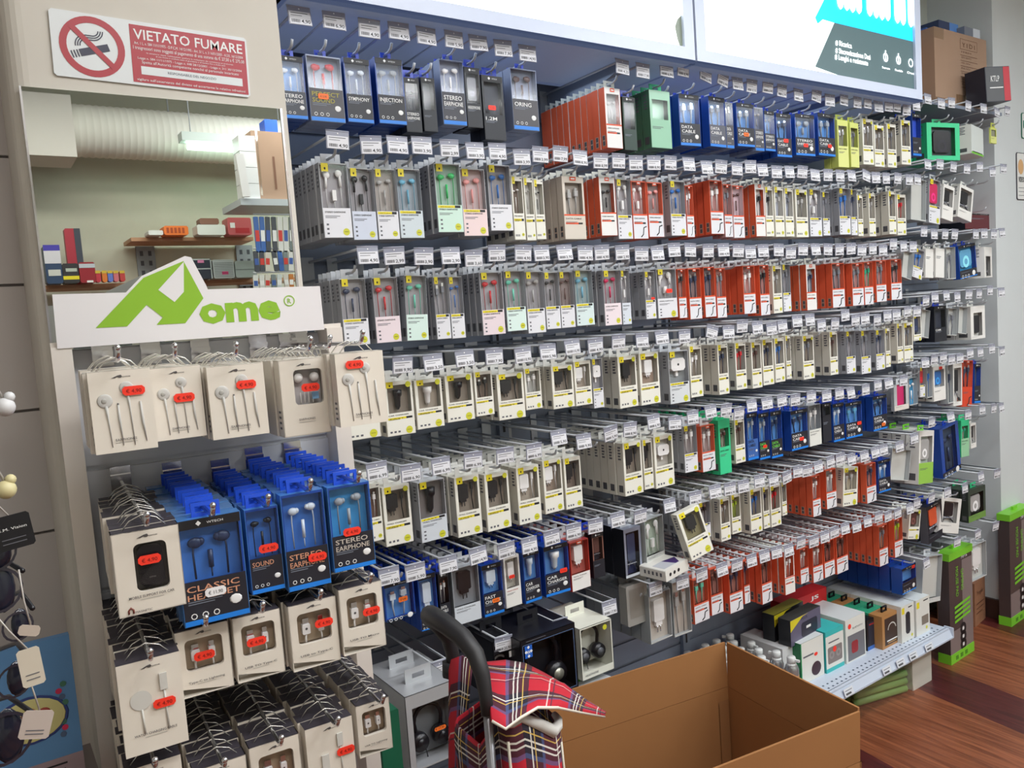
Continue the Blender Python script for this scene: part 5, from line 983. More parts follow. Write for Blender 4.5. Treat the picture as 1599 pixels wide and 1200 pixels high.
        for k_ in range(4):
            if kind in 'EP': b.add([(-w-.0004, D*.3, -h*(.66+.07*k_)), (-w-.0004, D*.7, -h*(.66+.07*k_)), (-w-.0004, D*.7, -h*(.69+.07*k_)), (-w-.0004, D*.3, -h*(.69+.07*k_))], [(0, 1, 2, 3)], GREYT)
        b.build('carton', t)
        b = MB(); y = -.0006; home_print(b, w, h, y, ttl, {'E': 'e', 'P': 'p', 'M': 'm', 'W': 'w', 'L': 'l'}[kind])
        if kind == 'L':
            G2 = cm((206, 204, 198))
            if ttl.startswith('WATCH'): b.disc(-w*.35, y-.0004, -h*.42, w*.34, G2, 24); b.tube([(-w*.35, y, -h*.52), (-w*.33, y, -h*.78)], w*.035, G2, 5)
            else: b.box(-w*.42, -w*.12, y-.002, y, -h*.62, -h*.42, G2); b.tube([(-w*.27, y, -h*.62), (-w*.25, y, -h*.95)], w*.04, G2, 5)
            b.box(w*.28, w*.52, y-.002, y, -h*.36, -h*.18, G2); b.tube([(w*.40, y, -h*.36), (w*.42, y, -h*.80)], w*.035, G2, 5)
        if kind == 'M':
            b.tube([(-w*.72, y, -h*.97), (-w*.72, y, -h*.93), (-w*.65, y, -h*.90), (-w*.58, y, -h*.93), (-w*.58, y, -h*.97)], w*.03, cm((120, 60, 50)), 6); b.text('MAGNETIC', -w*.28, -h*.975, y, w*.07, G_TXT, w*.5)
        b.build('printed_front', t)
        if wz:
            X0, X1, Z0, Z1 = wz; b = MB(); yy = D*.35; xm_, zm_ = (X0+X1)/2, (Z0+Z1)/2; ww, hh = X1-X0, Z1-Z0; wm_ = cm((232, 230, 228), .35)
            if kind == 'M':
                b.bbox(xm_-ww*.38, xm_+ww*.38, .003, D*.55, Z0+hh*.06, Z1-hh*.06, cm((34, 30, 34), .25), ww*.16); b.text('ome', xm_, zm_-hh*.25, .0028, hh*.04, cm((110, 105, 105)), ww*.2); pn = 'phone_holder'
            elif kind == 'P':
                for s_ in (-1, 1): b.ell((xm_+s_*ww*.28, yy, Z1-hh*.24), ww*.17, .005, ww*.17, wm_, 12, 8)
                for k_ in range(4): b.tube([(xm_-ww*.25+ww*.14*k_, yy, Z0+hh*.02), (xm_-ww*.25+ww*.14*k_, yy, Z0+hh*.34)], ww*.025, wm_, 5)
                b.box(xm_+ww*.15, xm_+ww*.38, yy-.002, yy+.002, Z0+hh*.12, Z0+hh*.32, cm((120, 170, 214))); pn = 'earphones'
            else:
                for s_ in (-1, 1):
                    x = xm_+s_*ww*.22; u = ww*(.115 if s_ < 0 else .085)
                    b.box(x-u*.8, x+u*.8, yy-.002, yy+.002, zm_+hh*.08, zm_+hh*.28, CHROME); b.bbox(x-u, x+u, yy-.004, yy+.004, zm_-hh*.22, zm_+hh*.10, wm_, u*.2); b.disc(x, yy-.0045, zm_-hh*.04, u*.35, G_TXT, 6)
                    b.tube([(x, yy, zm_-hh*.22), (x+s_*ww*.02, yy, zm_-hh*.36), (x+s_*ww*.02, yy, Z0)], u*.28, wm_, 6)
                pn = 'cable'
            b.build(pn, t); MB().rect(X0, X1, Z0, Z1, .003, FILM).build('window_film', t)
        b = MB(); wirehanger(b, min(w, .03), .002, STEEL, D*.5); tabm = b.mesh('wire_hanger'); put('wire_hanger', tabm, t); hh_ = Z+.012
        sb = MB(); sb.box(-w, w, 0, D, -h, -.0004, white); sb.quad([(-w, 0, 0), (w, 0, 0), (w, D, 0), (-w, D, 0)], topm)
        wirehanger(sb, min(w, .03), .002, STEEL, D*.5); back = sb.mesh('closed_box')
    if sticker:
        u, v, c_ = sticker; sw_ = .025; b = MB(); b.bbox(2*w*u-sw_/2, 2*w*u+sw_/2, -.0030, -.0024, -h*v-.0055, -h*v+.0055, {'r': REDS, 'w': cm((240, 238, 240))}[c_], .003)
        b.text('\u20ac 4,90' if c_ == 'r' else '\u20ac 11,90', 2*w*u, -h*v-.0025, -.0033, .0045, cm((120, 20, 20)) if c_ == 'r' else BLACK, .017); b.xf(Matrix.Rotation(math.radians(random.uniform(-3, 6)), 4, 'Y')) if False else None
        b.build('price_sticker', t)['label'] = 'red price sticker' if c_ == 'r' else 'white price sticker'
    nn = 0
    for j in range(n):
        d_ = dy+(j+1)*(D+.0022)+.002
        if d_+D > -.006: break
        nn += 1
        o = put(nm, back, None, tuple(SM @ Vector((X+random.uniform(-.0025, .0025)+(-.003 if kind == 'E' else 0), d_, Z+random.uniform(-.002, .001)))), (0, 0, AN+math.radians(random.uniform(-.8, .8) if kind != 'B' else 0)))
        tag(o, '%s %s back on the %s hook of the %s rack row' % (cat, ordn(j+2), ordn(c), rown), cat, 'boxes stacked on the display rack hooks')
    rhook(X, hh_, dy-.022 if kind in 'E' else dy-.05, 'chrome rack hook %s from left in the %s rack row' % (ordn(c), rown))
G_TXT = cm((84, 80, 80))
rackstack(1, 1, (142, 578, 242, 706), 4, 'E', 'EARPHONES', (.20, .26, 'r'), 'white earphone box with round buds, at the left end of the top row', D=.022, dy=-.27)
rackstack(1, 2, (238, 573, 319, 686), 8, 'E', 'EARPHONES', (.12, .43, 'r'), 'white earphone box second from left in the top row', dy=-.245, D=.022)
rackstack(1, 3, (327, 570, 417, 683), 8, 'E', 'EARPHONES', (.16, .28, 'r'), 'white earphone box with plug picture, middle of the top row', D=.022, dy=-.255)
rackstack(1, 4, (439, 560, 514, 680), 8, 'P', 'EARPHONES', (.12, .38, 'r'), 'white earphone box with a rounded window in the top row', D=.026, dy=-.25)
rackstack(1, 5, (527, 550, 603, 664), 1, 'E', 'EARPHONES', (-.12, .16, 'r'), 'white earphone box foremost at the right end of the top row', D=.022, dy=-.29)
rackstack(1, 6, (505, 556, 527, 662), 6, 'E', 'EARPHONES', (.1, .16, 'r'), 'white earphone box mostly behind the right end one', D=.022, dy=-.21)
rackstack(2, 1, (178, 826, 287, 957), 9, 'M', 'MOBILE SUPPORT FOR CAR', (.02, .36, 'r'), 'white box with black magnetic phone holder in the second row', dy=-.31)
rackstack(2, 2, (279, 806, 385, 972), 10, 'B', 'CLASSIC HEADSET', (.0, .71, 'w'), 'blue headset box with a white price sticker in the second row', prod='navy', dy=-.30)
rackstack(2, 3, (387, 792, 441, 926), 10, 'B', 'SOUND', (.1, .48, 'r'), 'blue earphone box third in the second row, black earphones', prod='black', dy=-.27)
rackstack(2, 4, (444, 768, 512, 920), 10, 'B', 'STEREO EARPHONE', (.22, .69, 'r'), 'blue earphone box with white earphones, fourth in the second row', prod='white', dy=-.275)
rackstack(2, 5, (516, 756, 583, 890), 10, 'B', 'STEREO EARPHONE', (-.02, .55, 'r'), 'light blue earphone box with silver earphones, end of second row', prod='silver', dy=-.28)
rackstack(3, 1, (187, 1028, 290, 1174), 10, 'L', 'WATCH CHARGING CABLE', (.18, .50, 'r'), 'white watch charging cable box in the third row', dy=-.31)
rackstack(3, 2, (276, 978, 363, 1084), 10, 'W', 'Type-C to Lightning', (.0, .42, 'r'), 'white cable box second from left in the third row', dy=-.275)
rackstack(3, 3, (366, 957, 443, 1060), 10, 'W', 'USB TO Type-C', (-.05, .42, 'r'), 'white cable box third from left in the third row', dy=-.27)
rackstack(3, 4, (453, 938, 530, 1042), 10, 'W', 'USB to Type-C', (.2, .36, 'r'), 'white cable box fourth from left in the third row', dy=-.27)
rackstack(3, 5, (532, 913, 601, 1018), 10, 'W', 'USB TO Micro', (.2, .42, 'r'), 'white cable box at the right end of the third row', dy=-.275)
rackstack(4, 1, (200, 1190, 292, 1330), 10, 'L', 'USB CABLE', None, 'white cable box at the left end of the fourth row', dy=-.28)
rackstack(4, 2, (305, 1190, 392, 1310), 10, 'W', 'USB to Lightning', None, 'white cable box second from left in the fourth row', dy=-.28)
rackstack(4, 3, (393, 1156, 474, 1276), 10, 'W', 'USB to Type-C', (.1, .46, 'r'), 'white cable box with window, third in the fourth row', dy=-.28)
rackstack(4, 4, (480, 1128, 556, 1240), 10, 'L', 'USB CABLE', (.3, .45, 'r'), 'white cable box with plug pictures, fourth in the fourth row', dy=-.28)
rackstack(4, 5, (558, 1095, 612, 1178), 10, 'W', 'USB TO Lightning', None, 'white cable box at the right end of the fourth row', dy=-.265)
g0_ = onY(592, 1118, 1.27); t = MB().bbox(0, .038, 0, .06, 0, .16, cm((20, 92, 66)), .002).build('green_box', None, (g0_.x, g0_.y, g0_.z-.16)); tag(t, 'dark green box low down between rack and headphone boxes', 'box')
# ------------------------------------------------------------------ tartan shopping trolley
def tartan():
    m = bpy.data.materials.new('red_tartan_cloth'); m.use_nodes = True; nt = m.node_tree; b = nt.nodes['Principled BSDF']; L = nt.links.new; N = nt.nodes.new
    uv = N('ShaderNodeUVMap'); sp = N('ShaderNodeSeparateXYZ'); L(uv.outputs[0], sp.inputs[0])
    def ma(op, a, b_=None):
        n = N('ShaderNodeMath'); n.operation = op
        for i, q in enumerate((a, b_)):
            if q is None: continue
            if isinstance(q, (int, float)): n.inputs[i].default_value = q
            else: L(q, n.inputs[i])
        return n.outputs[0]
    def band(f, lo, hi): return ma('MULTIPLY', ma('GREATER_THAN', f, lo), ma('LESS_THAN', f, hi))
    col = None
    base = N('ShaderNodeRGB'); base.outputs[0].default_value = lin((186, 22, 44))+(1,); col = base.outputs[0]
    fu = ma('FRACT', ma('DIVIDE', sp.outputs[0], .135)); fv = ma('FRACT', ma('DIVIDE', sp.outputs[1], .135))
    for f, (lo, hi), c, k in ((fu, (.30, .58), (22, 28, 44), .86), (fv, (.30, .58), (22, 28, 44), .86), (fu, (.25, .30), (60, 84, 130), .75), (fv, (.58, .63), (60, 84, 130), .75),
                              (fu, (.36, .38), (226, 222, 214), .9), (fu, (.42, .44), (226, 222, 214), .9), (fv, (.40, .42), (226, 222, 214), .9), (fv, (.46, .475), (216, 180, 90), .9), (fu, (.50, .515), (216, 180, 90), .8),
                              (fu, (.85, .87), (226, 222, 214), .7), (fv, (.88, .90), (226, 222, 214), .7), (fu, (.92, .94), (40, 40, 60), .8), (fv, (.95, .97), (40, 40, 60), .8)):
        mx = N('ShaderNodeMix'); mx.data_type = 'RGBA'; L(ma('MULTIPLY', band(f, lo, hi), k), mx.inputs[0]); L(col, mx.inputs[6]); mx.inputs[7].default_value = lin(c)+(1,); col = mx.outputs[2]
    L(col, b.inputs['Base Color']); b.inputs['Roughness'].default_value = .8
    return m
TART = tartan()
def uvbox(o, s=1.0):
    me = o.data; uvl = me.uv_layers.new(name='UVMap')
    for p in me.polygons:
        n = p.normal; ax = max(range(3), key=lambda i: abs(n[i]))
        for li in p.loop_indices:
            v = me.vertices[me.loops[li].vertex_index].co
            u = (v.y, v.z) if ax == 0 else ((v.x, v.z) if ax == 1 else (v.x, v.y)); uvl.data[li].uv = (u[0]*s, u[1]*s)
def surf(grid, mt, thick, name, parent):
    nu, nv = len(grid), len(grid[0]); vs = [p for r in grid for p in r]; fs = [(i*nv+j, (i+1)*nv+j, (i+1)*nv+j+1, i*nv+j+1) for i in range(nu-1) for j in range(nv-1)]
    me = bpy.data.meshes.new(name); me.from_pydata([tuple(v) for v in vs], [], fs); me.materials.append(mt)
    me.polygons.foreach_set('use_smooth', [True]*len(fs)); uvl = me.uv_layers.new(name='UVMap')
    su = [0]; sv = [0]
    for i in range(1, nu): su.append(su[-1]+(Vector(grid[i][nv//2])-Vector(grid[i-1][nv//2])).length)
    for j in range(1, nv): sv.append(sv[-1]+(Vector(grid[nu//2][j])-Vector(grid[nu//2][j-1])).length)
    for p in me.polygons:
        for li in p.loop_indices:
            vi = me.loops[li].vertex_index; uvl.data[li].uv = (su[vi//nv], sv[vi % nv])
    o = put(name, me, parent)
    s_ = o.modifiers.new('thickness', 'SOLIDIFY'); s_.thickness = thick; s_.offset = 0
    return o
tr = thing('shopping_trolley', 'red tartan shopping trolley with a curved black handle', 'shopping trolley', (.60, .95, 0))
def tpt(px, py, Y): p = onY(px, py, Y); return (p.x-.60, p.y-.95, p.z)
# bag: a soft tall sack lofted through its footprint
NC = onY(797, 1140, .84); BT = NC.z
K1 = onY(884, 1132, .875); K3 = onY(704, 1130, 1.02)
foot = [Vector((NC.x, .84)), Vector((K1.x, .875)), Vector((K1.x+.02, 1.04)), Vector((K3.x, 1.02))]; drop = [0, NC.z-K1.z, .05, NC.z-K3.z]
cen = sum(foot, Vector((0, 0)))/4
rings = []
for zf, gr in ((.0, .94), (.06, 1.0), (.35, 1.05), (.65, 1.05), (.88, 1.01), (.97, 1.0), (1.0, .985)):
    ring = []; z = .12+(BT-.12)*zf
    for i in range(4):
        P, A_, B2 = foot[i], foot[i-1], foot[(i+1) % 4]; da = (A_-P).normalized()*.028; db = (B2-P).normalized()*.028
        for k_ in range(4):
            t_ = k_/3; v = (P+da)*(1-t_)**2+P*2*t_*(1-t_)+(P+db)*t_**2; v = cen+(v-cen)*gr; ring.append((v.x-.60+.003*math.sin(z*31+i), v.y-.95+.003*math.sin(z*23+i*2), z-drop[i]*max(0, zf-.06)))
        v = (P+B2)/2; v = cen+(v-cen)*gr; dip = -.03*max(0, (zf-.8)/.2) if i == 3 else 0; ring.append((v.x-.60, v.y-.95, z+dip-(drop[i]+drop[(i+1) % 4])/2*max(0, zf-.06)))
    ring.append(ring[0]); rings.append(ring)
surf(rings, TART, .003, 'bag_body', tr)
WTW = cm((206, 204, 200), .7)
b = MB(); b.zprism([(p[0], p[1]) for p in rings[0][:-1]], .105, .125, cm((30, 28, 32))); b.build('bag_base', tr)
b = MB(); b.tube([(p[0], p[1], p[2]+.002) for p in rings[-1][:9]], [.006, .008, .007, .006, .008, .009, .007, .006, .005], WTW, 7); b.build('bag_rim', tr)
for q_ in (1, 6):
    b = MB(); b.tube([(r_[q_][0], r_[q_][1]-.002, r_[q_][2]) for r_ in rings[:-1]], .0022, cm((214, 206, 190)), 5); b.build('piping', tr)
# cover flap, bowed
G = []
L0 = [(758, 1036, 1.0), (790, 1035, 1.02), (820, 1040, 1.03), (850, 1053, 1.02), (885, 1071, 1.0), (918, 1095, .985), (946, 1115, .96)]
L2 = [(768, 1123, .845), (790, 1137, .832), (813, 1123, .83), (840, 1109, .83), (872, 1108, .85), (908, 1113, .89), (944, 1119, .94)]
for i, (a, c_) in enumerate(zip(L0, L2)):
    p, q_ = Vector(tpt(*a)), Vector(tpt(*c_)); rowp = []
    for k_ in range(9):
        t_ = k_/8; v = p.lerp(q_, t_); v.z += (.012*math.sin(math.pi*t_)+.003*math.sin(t_*11+i))*(1 if i < 5 else .3); rowp.append(tuple(v))
    G.append(rowp)
surf(G, TART, .004, 'cover_flap', tr)
b = MB(); b.tube([g[-1] for g in G], .0022, cm((226, 220, 206)), 6); b.build('flap_piping', tr)
# side cloth wrapped round the frame on the far left
G = []
for a, c_ in (((702, 1046, 1.09), (702, 1235, 1.09)), ((706, 1030, 1.085), (704, 1235, 1.085)), ((722, 1024, 1.06), (712, 1235, 1.06)), ((738, 1034, 1.03), (718, 1235, 1.03))):
    p, q_ = Vector(tpt(*a)), Vector(tpt(*c_)); G.append([tuple(p.lerp(q_, k_/4)) for k_ in range(5)])
surf(G, TART, .003, 'side_cloth', tr)
FOAM = mat('black_foam_grip', (34, 33, 36), .5); TUBE = cm((150, 150, 156), .35, .6)
b = MB(); b.tube([tpt(762, 1117, .87), tpt(759, 1087, .875), tpt(754, 1056, .88), tpt(743, 1022, .895), tpt(723, 996, .92), tpt(699, 977, .95), tpt(680, 965, .985), tpt(672, 961, 1.02), tpt(672, 964, 1.06), tpt(684, 975, 1.09), tpt(700, 996, 1.10), tpt(707, 1022, 1.10), tpt(708, 1050, 1.10)], [.0085, .009, .0105, .012, .013, .0138, .0145, .0145, .014, .0135, .012, .011, .010], FOAM, 12); b.build('handle_grip', tr)
q1 = tpt(762, 1115, .872); q2 = tpt(708, 1048, 1.10)
b = MB(); b.tube([q1, (q1[0]+.02, q1[1]+.03, .12)], .0062, TUBE, 10); b.tube([q2, (q2[0], q2[1], .12)], .0062, TUBE, 10); b.tube([(q1[0]+.02, q1[1]+.03, .10), (q2[0], q2[1], .10)], .006, TUBE, 8); b.build('frame', tr)
MB().tube([tpt(706, 1034, 1.10), tpt(706, 1056, 1.10)], .016, cm((30, 30, 34)), 8).build('clamp', tr)
for xw in (-.11, .13):
    b = MB(); b.lathe([(.01, -.02), (.06, -.018), (.062, 0), (.06, .018), (.01, .02)], (xw, .10, .062), cm((28, 28, 30)), 20, 'x'); b.build('wheel', tr)
MB().tube([(-.11, .10, .062), (.13, .10, .062)], .006, TUBE, 6).tube([(q1[0]+.004, q1[1]+.01, .12), (0.02, .10, .062)], .006, TUBE, 6).build('axle', tr)
# ------------------------------------------------------------------ open cardboard box in front
def cardboard():
    m = mat('corrugated_cardboard', (158, 108, 62), .85, noise=.07, nscale=4); return m
CB = cardboard(); RZ = .60
A = onZ(1134, 1003, RZ); Rf = onZ(1343, 1107, RZ); Lf = onZ(911, 1090, RZ)
ux = (A-Lf); ux.z = 0; ux.normalize(); uy = (Rf-A); uy.z = 0; dl = uy.length; uy.normalize(); ux = (ux-uy*ux.dot(uy)).normalized(); W = .62
t = thing('open_cardboard_box', 'large open brown cardboard box on the floor in front of the shelves', 'cardboard box', (0, 0, 0))
C0 = A; C1 = A+uy*dl; C2 = C1-ux*W; C3 = A-ux*W; th = .005; FZ = RZ-.115
def wall(b, P, Q, z0, z1, inn, lean=0, n=1):
    P, Q = Vector(P), Vector(Q); 
    vs = []
    for z, k_ in ((z0, 0), (z1, lean)):
        for p in (P, Q): vs.append((p.x-inn.x*k_, p.y-inn.y*k_, z))
        for p in (Q, P): vs.append((p.x+inn.x*th-inn.x*k_, p.y+inn.y*th-inn.y*k_, z))
    b.add(vs, [(0, 1, 2, 3), (4, 5, 6, 7), (0, 1, 5, 4), (1, 2, 6, 5), (2, 3, 7, 6), (3, 0, 4, 7)], CB)
b = MB(); wall(b, C3, C0, 0.004, FZ, uy*1); wall(b, C0, C1, .004, FZ, -ux); wall(b, C1, C2, .004, FZ, -uy); wall(b, C2, C3, .004, FZ, ux)
b.add([(p.x, p.y, .004) for p in (C0, C1, C2, C3)], [(0, 1, 2, 3)], CB); b.build('box_body', t)
for P, Q, n_, z1 in ((C3, C0, uy, RZ), (C0, C1, -ux, RZ), (C1, C2, -uy, RZ-.004), (C2, C3, ux, RZ-.02)):
    b = MB(); d_ = (Q-P).normalized(); wall(b, P+d_*.004, Q-d_*.004, FZ+.0015, z1, n_*1.0, .004 if n_ != ux else .05); b.build('flap', t)
b = MB()
for P, n_ in ((C0, (uy-ux)),):
    q_ = P+n_*.008; b.add([(q_.x-ux.x*.03, q_.y-ux.y*.03, .02), (q_.x, q_.y, .02), (q_.x, q_.y, FZ-.03), (q_.x-ux.x*.03, q_.y-ux.y*.03, FZ-.03)], [(0, 1, 2, 3)], mat('glue_tab', (146, 100, 60), .7))
b.build('glue_flap', t)
# ------------------------------------------------------------------ sunglasses stand at the left edge
HK = cm((190, 184, 178), .3)
sg = thing('sunglasses_display', 'clear rack of sunglasses at the left edge of the photo', 'display rack', (-.06, .80, 0))
MB().box(-.10, -.085, -.02, .02, 0, 1.45, film('clear_acrylic', (.9, .9, .92), .1, .1)).lathe([(.12, 0), (.12, .02)], (-.10, 0, 0), HB, 20).build('acrylic_column', sg)
def cardtag(px, py, w, h, m_, lab, ttl=None, rot=0, Y=.78, lines=2):
    P = onY(px, py, Y); t = thing('hanging_tag', lab, 'tag', tuple(P), (0, math.radians(rot), 0), 'tags on the sunglasses')
    b = MB(); b.bbox(-w, w, -.0008, 0, -h, h, m_, .002); b.build('card', t); dark = m_ is HB
    b = MB()
    if ttl: b.text(ttl, 0, h*.15, -.0012, h*.16, WHITE if dark else GREYT, w*1.5)
    for k_ in range(lines): b.rect(-w*.6, w*.6, -h*(.35+.25*k_)-.0008, -h*(.35+.25*k_), -.0012, GREYT)
    b.build('print', t); MB().tube([(0, 0, h), (-.01, 0, h+.02), (-.02, 0, h+.045)], .0007, HK, 4).build('thread', t)
cardtag(20, 831, .0145, .0145, HB, 'black square tag reading G.M. Vision at the left edge', 'G.M. Vision', -6)
cardtag(49, 1042, .0085, .0165, cm((206, 196, 180)), 'cream paper tag over the blue picture book', None, -4)
cardtag(57, 1132, .0115, .012, cm((190, 176, 168)), 'tilted pale tag low down over the blue picture book', None, 18)
cardtag(46, 985, .008, .0045, cm((190, 176, 164)), 'small pale tag beside the folded sunglasses', None, 20, lines=0)
for i, (px_, py_, s_) in enumerate(((3, 920, 1), (33, 975, .6), (28, 1060, .7), (14, 1150, 1.2), (0, 860, .8))):
    P = onY(px_, py_, .80); t = thing('sunglasses', 'dark sunglasses hanging at the left edge, %s in the column' % ordn(i+1), 'sunglasses', tuple(P), (0, 0, math.radians(20)), 'hanging sunglasses')
    b = MB(); lm = cm((30, 32, 46), .1)
    b.ell((0, 0, 0), .008*s_+.003, .003, .018*s_+.003, lm, 14, 8); b.build('lens', t)
    MB().ring(-.004, -.004, 0, .015*s_+.002, .0165*s_+.003, cm((46, 42, 52), .2), 18).tube([(.018*s_, 0, .01), (.022, .05, .014), (.020, .09, 0)], .0022, HB, 6).build('frame', t)
for i, (px_, py_, c_) in enumerate(((8, 636, (206, 206, 208)), (10, 765, (206, 196, 150)))):
    P = onY(px_, py_, .79); b = MB(); b.ell((0, 0, 0), .008, .008, .008, cm(c_), 12, 8); b.ell((.004, 0, .008), .0045, .0045, .0045, cm(c_), 10, 6); b.tube([(0, 0, .006), (-.012, 0, .04), (-.02, 0, .06)], .001, HK, 4)
    o = b.build('plastic_clip', None, tuple(P)); tag(o, ['small white plastic clip at the upper left edge', 'small yellowish plastic clip above the black square tag'][i], 'clip')
# blue picture book against the panelled wall
A = onY(40, 1008, 1.2); B_ = onY(110, 1008, 1.2); hb = A.z-onY(115, 1185, 1.2).z
t = thing('picture_book', 'blue picture book with an oval yellow picture standing at lower left', 'book', (B_.x, 1.2, A.z-hb-.03), (0, 0, 0))
w = B_.x-A.x+.08
MB().box(-w, 0, 0, .012, 0, hb+.03, cm((84, 130, 176), .5)).box(-w, 0, -.0006, 0, 0, hb*.22, cm((150, 130, 136))).build('cover', t)
b = MB(); b.ell((-w*.42, -.0008, hb*.58), w*.34, .0006, hb*.19, cm((40, 60, 120)), 24, 10); b.ell((-w*.42, -.0016, hb*.58), w*.31, .0006, hb*.17, cm((196, 190, 130)), 24, 10)
for k_ in range(9): b.disc(-w*(.1+.08*random.random()), -.001, hb*(.4+.05*k_), .004, cm(((70, 90, 120), (190, 40, 80), (60, 110, 90))[k_ % 3]), 8)
for u, v, c_ in ((-.5, .6, (110, 70, 60)), (-.35, .55, (90, 70, 110)), (-.42, .64, (170, 110, 60)), (-.3, .62, (150, 60, 50))): b.ell((w*u, -.0024, hb*v), w*.06, .0006, hb*.04, cm(c_), 10, 6)
x = -w*.75
while x < -w*.15: b.rect(x, x+.0014, hb*.04, hb*.13, -.001, BARM); x += random.choice((.003, .0042))
b.rect(-w*.8, -w*.15, hb*.16, hb*.175, -.001, BLACK); b.build('cover_print', t)
tb = MB().box(-.35, .09, 1.15, 1.30, 0, A.z-hb-.031, cm((110, 100, 96))).build('low_cabinet'); tag(tb, 'grey low cabinet under the blue picture book', 'cabinet')
# ------------------------------------------------------------------ the room behind the camera, seen in the mirror
MY = 1.442
def RV(px, py, Yv): p = onY(px, py, Yv); return Vector((p.x, 2*MY-p.y, p.z))
# duct
Yd = 4.22; a0 = RV(60, 245, Yd); zc_ = (RV(230, 172, Yd).z+RV(230, 250, Yd).z)/2; rd = (RV(230, 172, Yd).z-RV(230, 250, Yd).z)/2
t = thing('ventilation_duct', 'large white ribbed ventilation duct under the ceiling, seen in the mirror', 'duct', (0, 2*MY-Yd, zc_))
prof = []; x = .42
while x < 2.6: prof += [(rd, x), (rd*.97, x+.012), (rd, x+.024)]; x += .03
MB().lathe(prof, (0, 0, 0), cm((214, 212, 204), .6), 24, 'x').build('ribbed_tube', t)
MB().box(-.1, RV(110, 200, Yd).x, -rd*1.1, rd*1.1, RV(100, 250, Yd).z-zc_-.01, rd*1.05, cm((206, 202, 196), .6)).build('duct_box', t)
for X in (.95, 1.5): MB().tube([(X, 0, rd), (X, 0, 2.85-zc_)], .004, WIRE, 5).build('hanger_rod', t)
# fluorescent fitting under the duct
p = RV(283, 228, 4.0); t = thing('fluorescent_lamp', 'hanging fluorescent lamp by the duct, seen in the mirror', 'lamp', tuple(p))
MB().box(0, 1.2, -.04, .04, .02, .06, cm((190, 200, 196))).build('housing', t)
MB().tube([(.03, 0, 0), (1.17, 0, 0)], .016, mat('fluorescent_tube', (225, 255, 240), .4, emit=12), 10).build('tube', t)
MB().tube([(.05, 0, .06), (.05, 0, 2.85-p.z)], .003, WIRE, 5).tube([(1.1, 0, .06), (1.1, 0, 2.85-p.z)], .003, WIRE, 5).build('chain', t)
for i, (l, p_, c_) in enumerate(LAMPS):
    t = thing('ceiling_lamp', 'white fluorescent ceiling fitting overhead, %s of the room' % ordn(i+1), 'lamp', (l[0], l[1], 2.85), (0, 0, 0), 'ceiling lamps')
    MB().box(-.6, .6, -.11, .11, -.10, 0, cm((220, 222, 222))).build('housing', t)
    for s_ in (-1, 1): MB().tube([(-.57, s_*.05, -.125), (.57, s_*.05, -.125)], .014, mat('lamp_tube', (240, 250, 255), .4, emit=3), 8).build('tube', t)
# wooden shelves with goods
WOODS = mat('beech_shelf_board', (186, 140, 106), .5, noise=.08, nscale=8); Yv = 4.25
def mshelf(px0, px1, py, lab, dep=.22):
    P, Q = RV(px0, py, Yv), RV(px1, py, Yv); o = MB().box(P.x, Q.x, P.y-dep, P.y, P.z-.018, P.z, WOODS).build('wooden_shelf'); tag(o, lab, 'shelf'); return P.z, P.y
zs1, ys1 = mshelf(205, 396, 371, 'short wooden shelf on steel brackets, seen in the mirror')
zs2, ys2 = mshelf(40, 470, 447, 'long wooden shelf of boxed goods, seen in the mirror')
for i, px_ in enumerate((229, 384)):
    P = RV(px_, 400, 4.48); o = MB().box(-.045, .045, 0, .012, .9, 1.95, cm((150, 158, 166), .4))
    for k_ in range(12):
        for u in (-.02, .02): o.rect(u-.008, u+.008, 1.35+.05*k_, 1.375+.05*k_, .0125, cm((70, 74, 84)))
    o = o.build('slotted_upright', None, (P.x, -1.618, 0)); tag(o, 'slotted steel upright behind the wooden shelf, %s in the mirror' % ('left' if i == 0 else 'right'), 'shelving upright', 'mirror uprights')
def mgood(name, lab, cat, px, m_, zbase, D=.10, deco=None, Yg=4.16):
    x0, yt, x1 = px; P, Q = RV(x0, yt, Yg), RV(x1, yt, Yg); h = P.z-zbase
    t = thing(name, lab+', seen in the mirror', cat, ((P.x+Q.x)/2, P.y, zbase+.0008)); w = (Q.x-P.x)/2
    b = MB(); b.bbox(-w, w, -D, 0, 0, h, m_, min(.006, h*.2)); b.build('body', t)
    if deco:
        b = MB()
        for a0_, a1_, c0_, c1_, mt in deco: b.rect(-w+2*w*a0_, -w+2*w*a1_, h*c0_, h*c1_, .0012, mt)
        b.build('print', t)
mgood('tall_box', 'tall blue and white box on the long shelf', 'box', (67, 383, 93), cm((44, 66, 100)), zs2, deco=[(0, 1, .85, 1, cm((70, 60, 170))), (0, 1, .52, .85, cm((214, 212, 220))), (.15, .9, .2, .36, cm((206, 206, 200)))])
mgood('coffee_pack', 'black pack with a yellow band on the long shelf', 'pack', (97, 412, 122), cm((48, 46, 50)), zs2, deco=[(0, 1, .18, .36, YEL), (.2, .9, .58, .75, cm((180, 190, 180)))])
mgood('coffee_pack', 'dark red pack with white lettering on the long shelf', 'pack', (123, 410, 148), cm((150, 26, 40)), zs2, deco=[(0, 1, .72, .92, cm((190, 196, 206))), (.4, .8, .0, .1, WHITE)])
mgood('red_box', 'slim red and dark box above the packs', 'box', (100, 357, 125), cm((176, 44, 62)), zs2, D=.05, Yg=4.29, deco=[(.6, 1, 0, 1, cm((60, 66, 80)))])
for i, (px_, c_) in enumerate(((149, (190, 50, 66)), (159, (216, 120, 46)), (168, (100, 120, 200)), (177, (206, 110, 120)), (187, (190, 60, 60)))):
    mgood('small_bottle', 'small coloured box with gold cap on long shelf, %s from left' % ordn(i+1), 'box', (px_, 423, px_+8), cm(c_), zs2, D=.05, deco=[(0, 1, .75, 1, cm((206, 176, 60)))])
